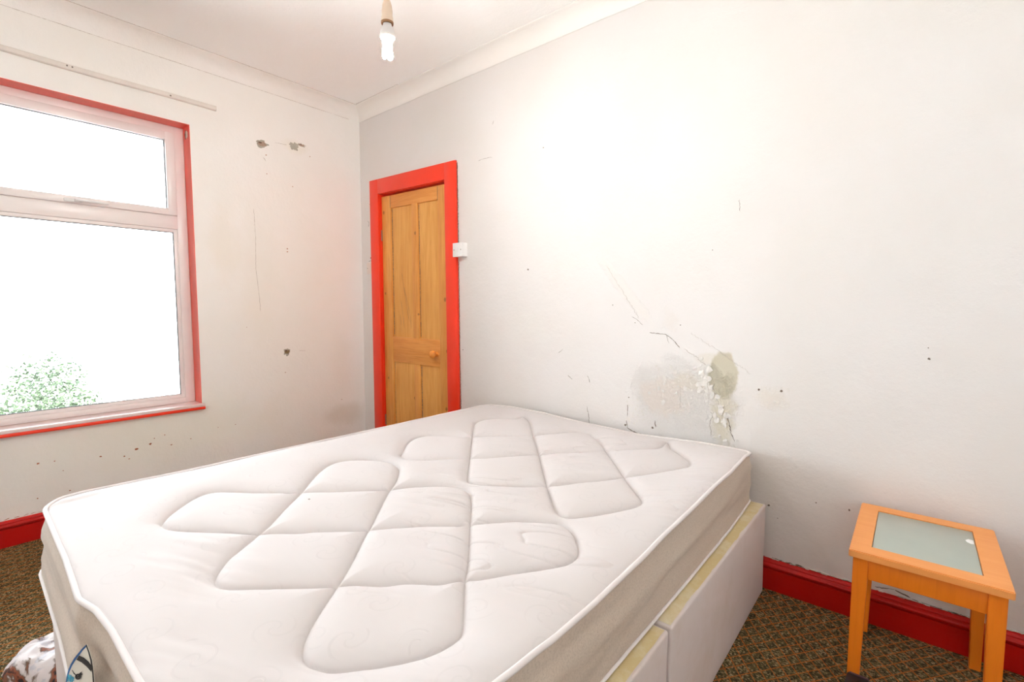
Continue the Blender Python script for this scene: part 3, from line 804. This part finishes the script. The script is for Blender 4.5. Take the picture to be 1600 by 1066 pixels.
# ================================================================ mattress
QUILT_1 = [(1.745,-1.786), (1.712,-1.767), (1.664,-1.727), (1.618,-1.678), (1.598,-1.635), (1.609,-1.594), (1.656,-1.558), (1.724,-1.510), (1.775,-1.462), (1.792,-1.457), (1.823,-1.420), (1.882,-1.371), (1.942,-1.314), (1.980,-1.272), (2.020,-1.239), (2.036,-1.203), (2.067,-1.153), (2.114,-1.107), (2.164,-1.081), (2.207,-1.068), (2.247,-1.086), (2.320,-1.158), (2.392,-1.238), (2.472,-1.321), (2.538,-1.392), (2.578,-1.440), (2.622,-1.486), (2.663,-1.529), (2.696,-1.563), (2.706,-1.583), (2.707,-1.609), (2.704,-1.634), (2.693,-1.660), (2.674,-1.687), (2.654,-1.713), (2.630,-1.739), (2.604,-1.767), (2.577,-1.780), (2.551,-1.787), (2.524,-1.782), (2.497,-1.765), (2.469,-1.738), (2.438,-1.701), (2.408,-1.665), (2.386,-1.636), (2.364,-1.609), (2.328,-1.567), (2.276,-1.512), (2.231,-1.466), (2.198,-1.426), (2.131,-1.354), (2.040,-1.260), (1.980,-1.180), (1.893,-1.098), (1.841,-1.065), (1.776,-1.059), (1.695,-1.098), (1.633,-1.172), (1.636,-1.238), (1.707,-1.327), (1.812,-1.422), (1.898,-1.517), (1.978,-1.597), (2.012,-1.639), (2.057,-1.701), (2.089,-1.747), (2.139,-1.786), (2.166,-1.797), (2.205,-1.794), (2.241,-1.766), (2.291,-1.718), (2.338,-1.679), (2.370,-1.649), (2.384,-1.635), (2.399,-1.615), (2.424,-1.592), (2.461,-1.568), (2.478,-1.539), (2.495,-1.520), (2.524,-1.499), (2.547,-1.484), (2.559,-1.461), (2.577,-1.439), (2.598,-1.420), (2.623,-1.381), (2.649,-1.343), (2.678,-1.306), (2.705,-1.265), (2.718,-1.234), (2.713,-1.191), (2.689,-1.152), (2.646,-1.103), (2.611,-1.079), (2.576,-1.076), (2.538,-1.099), (2.495,-1.127), (2.461,-1.155), (2.440,-1.182), (2.410,-1.215), (2.395,-1.241), (2.360,-1.274), (2.312,-1.319), (2.277,-1.359), (2.242,-1.399), (2.213,-1.436), (2.194,-1.460), (2.165,-1.484), (2.136,-1.513), (2.105,-1.542), (2.092,-1.568), (2.039,-1.609), (2.012,-1.643), (1.971,-1.666), (1.914,-1.705), (1.866,-1.742), (1.825,-1.771), (1.782,-1.785), (1.745,-1.786)]
QUILT_2 = [(1.741,-0.975), (1.671,-0.905), (1.603,-0.820), (1.592,-0.754), (1.628,-0.701), (1.704,-0.646), (1.779,-0.605), (1.844,-0.528), (1.908,-0.474), (1.978,-0.414), (2.006,-0.359), (2.047,-0.286), (2.095,-0.222), (2.148,-0.201), (2.222,-0.254), (2.280,-0.312), (2.355,-0.403), (2.443,-0.500), (2.557,-0.636), (2.619,-0.708), (2.660,-0.751), (2.687,-0.782), (2.699,-0.812), (2.699,-0.847), (2.680,-0.885), (2.645,-0.942), (2.610,-0.994), (2.584,-1.028), (2.559,-1.032), (2.526,-1.014), (2.453,-0.936), (2.393,-0.874), (2.316,-0.785), (2.168,-0.615), (2.040,-0.473), (1.923,-0.342), (1.819,-0.219), (1.756,-0.167), (1.706,-0.148), (1.720,-0.215), (1.679,-0.232), (1.624,-0.266), (1.585,-0.318), (1.590,-0.384), (1.627,-0.437), (1.779,-0.605), (1.990,-0.833), (2.092,-0.946), (2.142,-0.999), (2.177,-1.019), (2.211,-1.015), (2.263,-0.983), (2.309,-0.945), (2.352,-0.913), (2.388,-0.883), (2.428,-0.825), (2.466,-0.759), (2.513,-0.704), (2.555,-0.632), (2.595,-0.564), (2.639,-0.491), (2.675,-0.432), (2.689,-0.391), (2.683,-0.345), (2.648,-0.288), (2.603,-0.241), (2.541,-0.190), (2.517,-0.132), (2.482,-0.078), (2.491,-0.133), (2.508,-0.218), (2.463,-0.275), (2.414,-0.324), (2.361,-0.398), (2.293,-0.474), (2.228,-0.554), (2.171,-0.619), (2.102,-0.695), (2.052,-0.771), (1.992,-0.835), (1.937,-0.888), (1.890,-0.940), (1.843,-0.980), (1.793,-0.989), (1.741,-0.975)]

rng = np.random.default_rng(7)
def vnoise(x, y, seed):
    """smooth value noise on numpy arrays"""
    r = np.random.default_rng(seed); T = r.random((64, 64))
    xi = np.floor(x).astype(int); yi = np.floor(y).astype(int); fx = x - xi; fy = y - yi
    fx = fx * fx * (3 - 2 * fx); fy = fy * fy * (3 - 2 * fy)
    g = lambda a, b: T[a % 64, b % 64]
    return (g(xi, yi) * (1 - fx) + g(xi + 1, yi) * fx) * (1 - fy) + (g(xi, yi + 1) * (1 - fx) + g(xi + 1, yi + 1) * fx) * fy - .5
def smooth_poly(P, it=2):
    P = np.array(P)
    for _ in range(it):
        Q = np.empty((len(P) * 2 - 2, 2)); Q[0::2] = P[:-1] * .75 + P[1:] * .25; Q[1::2] = P[:-1] * .25 + P[1:] * .75
        P = np.vstack([P[:1], Q, P[-1:]])
    return P
def seg_dist(X, Y, P):
    D = np.full(X.shape, 9.)
    for a, b in zip(P[:-1], P[1:]):
        d = b - a; L = d @ d
        if L < 1e-12: continue
        t = np.clip(((X - a[0]) * d[0] + (Y - a[1]) * d[1]) / L, 0, 1)
        D = np.minimum(D, np.hypot(X - a[0] - t * d[0], Y - a[1] - t * d[1]))
    return D
NX, NY = 500, 670
ycl = np.array([-1.985, -1.94, -1.88, -1.58, -1.31, -.90, -.34, -.045]); xl = np.array([1.335, 1.300, 1.290, 1.313, 1.315, 1.327, 1.334, 1.345])
ycr = np.array([-1.985, -1.6, -1.2, -.8, -.4, -.045]); xr = np.array([2.83, 2.838, 2.838, 2.84, 2.838, 2.825])
zr_y = np.array([-2., -1.63, -1.54, -1.47, -1.33, -1.12, -.97, -.75, -.57, -.41, -.18, -.045]); zr = np.array([.580, .578, .572, .566, .562, .566, .575, .579, .586, .583, .585, .566])
fx_ = np.array([1.33, 1.58, 1.80, 1.95, 2.03, 2.10, 2.20, 2.38, 2.84]); fyv = np.array([-1.974, -1.980, -1.985, -1.992, -1.996, -1.981, -1.975, -1.976, -1.975])
bx_ = np.array([1.35, 1.55, 1.78, 1.98, 2.34, 2.63, 2.83]); bz_ = np.array([.565, .578, .575, .562, .553, .567, .566])
S, T = np.meshgrid(np.linspace(0, 1, NX + 1), np.linspace(0, 1, NY + 1), indexing='ij')
Yl = -1.985 + T * (1.985 - .045)
def inset(y, r=.055, y0=-1.985, y1=-.045):
    d0 = np.clip(y - y0, 0, r); d1 = np.clip(y1 - y, 0, r); d = np.minimum(d0, d1)
    return r - np.sqrt(np.maximum(r * r - (r - d) ** 2, 0))
XL = np.interp(Yl, ycl, xl) + inset(Yl); XR_ = np.interp(Yl, ycr, xr) - inset(Yl)
X = XL + S * (XR_ - XL)
off = np.interp(X, fx_, fyv) + 1.985
Y = Yl + off * np.clip(1 - T * 6, 0, 1)
# height field
dist = np.minimum(seg_dist(X, Y, smooth_poly(QUILT_1)), seg_dist(X, Y, smooth_poly(QUILT_2)))
edge = np.minimum(np.minimum(X - XL, XR_ - X), np.minimum(Yl + 1.985, -.045 - Yl))
ze = np.full(X.shape, .562)
wr = np.clip(1 - (XR_ - X) / .25, 0, 1) ** 1.5
ze = ze + wr * (np.interp(Y, zr_y, zr) - .562)
wb = np.clip(1 - (-.045 - Y) / .2, 0, 1) ** 1.5
ze = ze + wb * (1 - wr) * (np.interp(X, bx_, bz_) - .562)
puff = .011 * (1 - np.exp(-np.clip(edge, 0, 1) / .035))
quilt = -.0080 * np.exp(-(dist / .0035)) - .0060 * np.exp(-(dist / .012)) - .0110 * np.exp(-(dist / .038) ** 1.3)
# pillowy cells inside the stitched figure
H = ze + puff + quilt * np.clip(edge / .03, 0, 1)
H += .004 * vnoise(X * 4, Y * 4, 3) + .0018 * vnoise(X * 11, Y * 11, 4)
# fine drag wrinkles, strongest towards the right and front
ang = math.atan2(.078, .19)
u = X * math.cos(ang) + Y * math.sin(ang); v = -X * math.sin(ang) + Y * math.cos(ang)
wm = np.clip((X - 1.75) / .5, 0, 1) * np.clip(.35 + vnoise(X * 5, Y * 5, 8) * 2.2, 0, 1)
w1 = vnoise(u * 6 + 5, v * 34 + 3, 9); w2 = vnoise(u * 10, v * 70 + 11, 10)
H += wm * (.0085 * w1 + .0040 * w2) * np.clip(dist / .02, .25, 1)
rid = np.abs(vnoise(u * 5 + 20, v * 24 + 7, 12))
H -= .0055 * np.exp(-(rid / .020)) * np.clip((X - 2.0) / .3, 0, 1) * np.clip((X - 2.0 + (Y + 1.3) * .9) / .15, 0, 1) * np.clip(vnoise(X * 4 + 9, Y * 4, 14) * 4 + .4, 0, 1)
# little puckers radiating off the stitch lines
H += .0012 * vnoise(X * 45, Y * 45, 15) * np.exp(-dist / .03)
# hollow fold just inside the piping at the foot left corner
H -= .006 * np.exp(-((X - 1.375) / .020) ** 2 - ((Y + 1.90) / .07) ** 2)
H -= .0055 * np.exp(-(edge / .010))
H = np.where(edge < 1e-9, ze - .003, H)
mat_ = empty('mattress')
tag(mat_, 'bare white quilted double mattress lying on the divan base', 'mattress')
V = np.stack([X, Y, H], -1).reshape(-1, 3)
idx = np.arange((NX + 1) * (NY + 1)).reshape(NX + 1, NY + 1)
Fq = np.stack([idx[:-1, :-1], idx[1:, :-1], idx[1:, 1:], idx[:-1, 1:]], -1).reshape(-1, 4)
me = bpy.data.meshes.new('quilted_top')
me.vertices.add(len(V)); me.vertices.foreach_set('co', V.astype(np.float32).ravel())
me.loops.add(Fq.size); me.loops.foreach_set('vertex_index', Fq.ravel().astype(np.int32))
me.polygons.add(len(Fq)); me.polygons.foreach_set('loop_start', np.arange(0, Fq.size, 4, dtype=np.int32))
me.update(calc_edges=True); me.validate()
me.materials.append(MAT['ticking']); me.shade_smooth()
top = bpy.data.objects.new('quilted_top', me); COL.objects.link(top); top.parent = mat_
# perimeter (counter-clockwise seen from above): foot, right, back, left
loop = [idx[i, 0] for i in range(0, NX)] + [idx[NX, j] for j in range(0, NY)] + [idx[i, NY] for i in range(NX, 0, -1)] + [idx[0, j] for j in range(NY, 0, -1)]
PL = V[loop]
cum = np.r_[0, np.cumsum(np.linalg.norm(np.diff(np.vstack([PL, PL[:1]]), axis=0), axis=1))]
tot = cum[-1]; NL = 640
sv = np.linspace(0, tot, NL, endpoint=False)
PLc = np.vstack([PL, PL[:1]])
L = np.stack([np.interp(sv, cum, PLc[:, k]) for k in range(3)], -1)
tan = np.roll(L, -1, 0) - np.roll(L, 1, 0)
nrm = np.stack([tan[:, 1], -tan[:, 0]], -1); nrm /= np.linalg.norm(nrm, axis=1)[:, None]
rows = 22; side = []
foot = np.clip(-nrm[:, 1], 0, 1) ** 2; right = np.clip(nrm[:, 0], 0, 1) ** 2; leftw = np.clip(-nrm[:, 0], 0, 1) ** 2
ZB = .3725
for r in range(rows + 1):
    t = r / rows
    z = (L[:, 2] - .002) * (1 - t) + ZB * t
    b = .006 * math.sin(math.pi * t) + t * (.020 * foot + .006 * right + .004 * leftw)
    fold = .017 * vnoise(sv * 1.6 + t * 1.2, np.full(NL, t * 5.0 + 3), 21) * math.sin(math.pi * t) + .007 * vnoise(sv * 5 + t * 3, np.full(NL, t * 9.0), 22) * math.sin(math.pi * t)
    fold = fold + foot * -.006 * math.exp(-((t - .5) / .10) ** 2)
    side.append(np.c_[L[:, :2] + nrm * (b + fold)[:, None], z])
side = np.array(side)
sv_ = side.reshape(-1, 3)
fs = []
for r in range(rows):
    for i in range(NL):
        j = (i + 1) % NL; fs.append((r * NL + i, (r + 1) * NL + i, (r + 1) * NL + j, r * NL + j))
fs.append(tuple(rows * NL + i for i in range(NL))[::-1])
mesh_obj('side_border', sv_, fs, MAT['border'], mat_, True)
def roll(P, r, dz, out):
    Q = P + np.c_[nrm * out, np.full(NL, dz)]
    Q[:, 2] += .0012 * vnoise(sv * 22, sv * 0, 31); return [tuple(q) for q in Q]
tube('piping', roll(side[0], 0, .0035, .003), .0058, MAT['piping'], mat_, True, 8)
tube('piping', roll(side[-1], 0, .004, .002), .0042, MAT['piping'], mat_, True, 8)
bm = bmesh.new()
i0, j0 = np.unravel_index(np.argmin((X - 1.925) ** 2 + (Y + 1.455) ** 2), X.shape)
zz = float(H[i0, j0]); c_ = (float(X[i0, j0]), float(Y[i0, j0]))
b_ = [bm.verts.new((c_[0] + .0045 * math.cos(k), c_[1] + .0035 * math.sin(k), zz + .0012)) for k in np.linspace(0, 2 * math.pi, 9)[:-1]]; bm.faces.new(b_)
fin('dark_spot', bm, MAT['crack'], mat_)

# sewn-in label curling out of the foot side
LO = Vector((2.1361630373547427, -2.015489071077404, 0.4884184427874064))
LA = Vector((0.0022498060726516833, 0.0006068876049369898, 0.0007594011609582951))
LB = Vector((0.00048151282299846443, -0.00011792969530644015, -0.000958442080363886))
LN = LA.cross(LB).normalized()
if LN.y > 0: LN = -LN
def lp(u, v, o=0.):
    return LO + LA * (u - 126) + LB * (v - 1036) + LN * (o + .0015 * math.sin((v - 1007) / 30.))
def sheet(name, pts, mat, o, par, th=.0006):
    bm = bmesh.new(); t = [bm.verts.new(lp(u, v, o)) for u, v in pts]; b = [bm.verts.new(lp(u, v, o - th)) for u, v in pts]
    bm.faces.new(t); bm.faces.new(b[::-1]); n = len(pts)
    for i in range(n): bm.faces.new((t[i], b[i], b[(i + 1) % n], t[(i + 1) % n]))
    return fin(name, bm, mat, par)
left_edge = [(136, 1007), (130, 1013), (124, 1020.5), (118, 1028), (112.5, 1037.5), (109, 1047), (106.5, 1057), (105, 1066), (104, 1085), (104, 1110)]
right_edge = [(150, 1110), (149, 1085), (148.5, 1066), (148, 1052), (146.5, 1040), (145, 1031), (141, 1019)]
lab = sheet('sewn_label', left_edge + right_edge, MAT['label_white'], .0005, mat_)
inner = [(135, 1011.5), (130.5, 1016), (125.5, 1023), (120, 1030.5), (114.2, 1040), (110.6, 1048.5), (107.6, 1058), (106.0, 1066), (105.0, 1085), (105, 1110)]
sheet('blue_border', left_edge + inner[::-1], MAT['navy'], .0012, lab)
sheet('dark_border', right_edge + [(136, 1007), (135.8, 1010), (139.3, 1019), (143, 1031), (144.8, 1041), (146.4, 1052), (147, 1066), (147.4, 1085), (148.2, 1110)], MAT['lblack'], .0012, lab)
sheet('black_band', [(125.6, 1024.2), (121.6, 1030.4), (130, 1034.5), (138, 1041), (144.6, 1048.4), (145.4, 1040.5), (140, 1033.5), (133, 1027.5)], MAT['lblack'], .0013, lab)
# small curled flame mark printed on the label
ring = [(124.2 + 4.2 * math.cos(t), 1056.8 + 4.6 * math.sin(t)) for t in np.linspace(.2, 5.3, 16)]
ringi = [(124.2 + 1.9 * math.cos(t), 1056.8 + 2.1 * math.sin(t)) for t in np.linspace(.2, 5.3, 16)][::-1]
sheet('printed_mark', ring + ringi, MAT['lblack'], .0013, lab)
sheet('printed_mark', [(124.5, 1053.2), (130.0, 1048.8), (129.2, 1051.6), (132.2, 1052.2), (129.2, 1054.2), (128.6, 1058.5), (126.6, 1058)], MAT['lblack'], .0014, lab)
sheet('printed_mark', [(115.2, 1046.4), (118.6, 1051.4), (122.4, 1054.6), (122.0, 1055.3), (117.8, 1052.0)], MAT['lblack'], .0014, lab)
sheet('printed_mark', [(123.4, 1055.8), (125.2, 1055.8), (125.2, 1058), (123.4, 1058)], MAT['lblack'], .0014, lab)
# part of the lettering on the label
for q in ([(107.2, 1064.5), (108.6, 1053.5), (110.2, 1054), (108.8, 1065)], [(108.8, 1053.5), (110.4, 1054), (112.6, 1064.5), (111.2, 1064.8)], [(111.6, 1064.5), (112.4, 1053.8), (113.8, 1054.4), (112.9, 1065)],
          [(114.4, 1065), (114.8, 1056.4), (116.0, 1057), (115.6, 1065.4)], [(115, 1056.4), (118.2, 1059), (118, 1060.6), (115, 1058.2)], [(115, 1060.2), (117.6, 1062), (117.4, 1063.4), (115, 1061.8)]):
    sheet('printed_letter', q, MAT['lcyan'], .0013, lab)

# ================================================================ side table
tb = empty('side_table'); tag(tb, 'small beech side table with a frosted glass panel in its top', 'side table')
TX0, TX1, TY0, TY1, TZ = 3.195, 3.535, -.485, -.045, .455
GX0, GX1, GY0, GY1 = 3.245, 3.482, -.428, -.098
bm = bmesh.new(); th = .020
def frame_piece(pts):
    t = [bm.verts.new((x, y, TZ)) for x, y in pts]; b = [bm.verts.new((x, y, TZ - th)) for x, y in pts]; n = len(pts)
    bm.faces.new(t); bm.faces.new(b[::-1])
    for i in range(n): bm.faces.new((t[i], b[i], b[(i + 1) % n], t[(i + 1) % n]))
O = [(TX0, TY0), (TX1, TY0), (TX1, TY1), (TX0, TY1)]; G = [(GX0, GY0), (GX1, GY0), (GX1, GY1), (GX0, GY1)]
vo = [bm.verts.new((x, y, TZ)) for x, y in O]; vi = [bm.verts.new((x, y, TZ)) for x, y in G]
wo = [bm.verts.new((x, y, TZ - th)) for x, y in O]; wi = [bm.verts.new((x, y, TZ - th)) for x, y in G]
for i in range(4):
    j = (i + 1) % 4
    bm.faces.new((vo[i], vo[j], vi[j], vi[i])); bm.faces.new((wo[i], wi[i], wi[j], wo[j]))
    bm.faces.new((vo[i], wo[i], wo[j], vo[j])); bm.faces.new((vi[i], vi[j], wi[j], wi[i]))
be = [e for e in bm.edges if {round(v.co.z, 3) for v in e.verts} == {round(TZ, 3)} or len({round(v.co.z, 3) for v in e.verts}) == 2]
bmesh.ops.bevel(bm, geom=[e for e in be if all(v in vo + wo for v in e.verts)], offset=.0025, segments=2, affect='EDGES')
ttop = fin('table_top', bm, MAT['beech_top'], tb, True)
gp = box('glass_panel', (GX0 + .001, GY0 + .001, TZ - .014), (GX1 - .001, GY1 - .001, TZ - .0025), MAT['table_glass'], ttop, .001)
bm = bmesh.new()
pts = [(3.468, -.172), (3.4785, -.176), (3.4785, -.205), (3.472, -.208), (3.463, -.200), (3.460, -.186)]  # outline of a small white patch on the glass panel
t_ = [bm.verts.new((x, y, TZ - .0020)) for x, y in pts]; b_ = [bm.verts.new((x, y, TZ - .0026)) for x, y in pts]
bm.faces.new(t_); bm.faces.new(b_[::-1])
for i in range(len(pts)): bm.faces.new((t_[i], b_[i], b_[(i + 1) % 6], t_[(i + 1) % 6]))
tag(fin('white_patch', bm, MAT['white_patch'], gp), 'small white patch')
for (x0, y0, sx_, sy_) in ((TX0 + .010, TY0 + .012, 1, 1), (TX1 - .010, TY0 + .012, -1, 1), (TX0 + .010, TY1 - .012, 1, -1), (TX1 - .010, TY1 - .012, -1, -1)):
    bm = bmesh.new(); w0, w1, w2 = .036, .036, .028
    rows_ = [(TZ - th, w0), (TZ - th - .06, w1), (0, w2)]
    prev = None
    for z, w in rows_:
        # legs taper on the inner faces
        ring_ = [bm.verts.new((x0 + sx_ * a, y0 + sy_ * b, z)) for a, b in ((0, 0), (w, 0), (w, w), (0, w))]
        if prev is None: bm.faces.new(ring_)
        else:
            for i in range(4): bm.faces.new((prev[i], prev[(i + 1) % 4], ring_[(i + 1) % 4], ring_[i]))
        prev = ring_
    bm.faces.new(prev)
    bmesh.ops.recalc_face_normals(bm, faces=bm.faces)
    bmesh.ops.bevel(bm, geom=[e for e in bm.edges if abs(e.verts[0].co.z - e.verts[1].co.z) > .01], offset=.0018, segments=2, affect='EDGES')
    fin('leg', bm, MAT['beech'], tb, True)
az0, az1 = TZ - th - .062, TZ - th
i_ = .016
ap = []
box('apron', (TX0 + .046, TY0 + i_, az0), (TX1 - .046, TY0 + i_ + .014, az1), MAT['beech'], tb, .001)
box('apron', (TX0 + .046, TY1 - i_ - .014, az0), (TX1 - .046, TY1 - i_, az1), MAT['beech_top'], tb, .001)
box('apron', (TX0 + i_, TY0 + .048, az0), (TX0 + i_ + .014, TY1 - .048, az1), MAT['beech'], tb, .001)
box('apron', (TX1 - i_ - .014, TY0 + .048, az0), (TX1 - i_, TY1 - .048, az1), MAT['beech'], tb, .001)

# small black box in front of the table's front left leg
bb = empty('black_box'); tag(bb, 'small black plastic box on the carpet at the side table leg nearest the bed', 'box')
bm = bmesh.new()
b0 = [(3.196, -.560), (3.270, -.560), (3.268, -.476), (3.203, -.476)]; b1 = [(3.204, -.548), (3.262, -.548), (3.262, -.478), (3.207, -.478)]
lo = [bm.verts.new((x, y, 0)) for x, y in b0]; hi = [bm.verts.new((x, y, .083)) for x, y in b1]
bm.faces.new(lo[::-1]); bm.faces.new(hi)
for i in range(4): bm.faces.new((lo[i], lo[(i + 1) % 4], hi[(i + 1) % 4], hi[i]))
bmesh.ops.recalc_face_normals(bm, faces=bm.faces)
bmesh.ops.bevel(bm, geom=list(bm.edges), offset=.003, segments=2, affect='EDGES')
body = fin('casing', bm, MAT['black'], bb, True)
box('ridge', (3.212, -.486, .0825), (3.257, -.481, .0865), simple('worn_black', (.10, .045, .05), .4), bb, .001)

# ================================================================ crumpled cloth on the carpet
n = 70; vs = []; fs = []
cxc, cyc = 1.205, -1.93
for i in range(n + 1):
    for j in range(n + 1):
        u = i / n * 2 - 1; v = j / n * 2 - 1
        x = cxc + u * .170; y = cyc + v * .150
        ang_ = math.atan2(v, u); rad = math.hypot(u, v)
        lim = .90 + .10 * math.sin(ang_ * 3 + 1) + .05 * math.sin(ang_ * 7)
        k = max(0., 1 - (rad / lim) ** 4) ** .5 if rad < lim else 0.
        f = mnoise.noise(Vector((x * 14, y * 14, 2))) * .020 + abs(mnoise.noise(Vector((x * 26, y * 22, 5)))) * -.022
        z = k * (.062 + f) + .002
        vs.append((x, y, max(.0015, z)))
for i in range(n):
    for j in range(n):
        q = (i * (n + 1) + j, (i + 1) * (n + 1) + j, (i + 1) * (n + 1) + j + 1, i * (n + 1) + j + 1)
        if max(vs[k][2] for k in q) > .004: fs.append(q)
used = sorted({k for f in fs for k in f}); mp = {k: i for i, k in enumerate(used)}
cl = mesh_obj('crumpled_cloth', [vs[k] for k in used], [tuple(mp[k] for k in f) for f in fs], MAT['cloth'], None, True)
tag(cl, 'crumpled white cloth with brown and black print on the carpet at the bed corner', 'cloth')

# ================================================================ outside the window
tag(box('ground', (-40, 30, -3.4), (30, -40, -3.3), MAT['paving']), kind='structure')
tr = empty('leafy_bush'); tag(tr, 'pale green leafy treetop seen low through the window', 'tree')
rr = random.Random(3); vs = []; fs = []
C0 = Vector((-6.2, -1.15, -.50))
for i in range(5200):
    th_ = rr.uniform(0, 2 * math.pi); ph = math.acos(rr.uniform(-1, 1)); r = rr.random() ** .4
    lump = 1 + .25 * mnoise.noise(Vector((math.cos(th_) * 2, math.sin(th_) * 2, math.cos(ph) * 2)))
    p = C0 + Vector((.95 * math.sin(ph) * math.cos(th_), .62 * math.sin(ph) * math.sin(th_), .95 * math.cos(ph))) * (r * lump)
    d = Vector((rr.gauss(0, 1), rr.gauss(0, 1), rr.gauss(0, .6))).normalized(); s = d.cross(Vector((rr.gauss(0, 1), rr.gauss(0, 1), rr.gauss(0, 1)))).normalized()
    l = rr.uniform(.05, .085); w = l * .28; k = len(vs); up = d.cross(s) * (.15 * l)
    vs += [p, p + d * l * .5 + s * w - up, p + d * l, p + d * l * .5 - s * w - up]; fs += [(k, k + 1, k + 2), (k, k + 2, k + 3)]
mesh_obj('foliage', vs, fs, MAT['leaf'], tr)
tube('trunk', [(-6.2, -1.15, -3.3), (-6.17, -1.13, -2.2), (-6.22, -1.16, -1.2), (-6.2, -1.15, -.4)], lambda i: .09 - .018 * i, MAT['bark'], tr)

# ---------------------------------------------------------------- stand every Empty at the base of its thing
bpy.context.view_layer.update()
for e in [o for o in COL.objects if o.type == 'EMPTY']:
    ds = []
    def walk(o):
        for c in o.children:
            if c.type == 'MESH': ds.extend([c.matrix_world @ Vector(b) for b in c.bound_box])
            walk(c)
    walk(e)
    lo = Vector((min(p.x for p in ds), min(p.y for p in ds), min(p.z for p in ds))); hi = Vector((max(p.x for p in ds), max(p.y for p in ds), max(p.z for p in ds)))
    e.location = ((lo.x + hi.x) / 2, (lo.y + hi.y) / 2, lo.z)
    for c in e.children: c.matrix_parent_inverse = Matrix.Translation(-e.location)
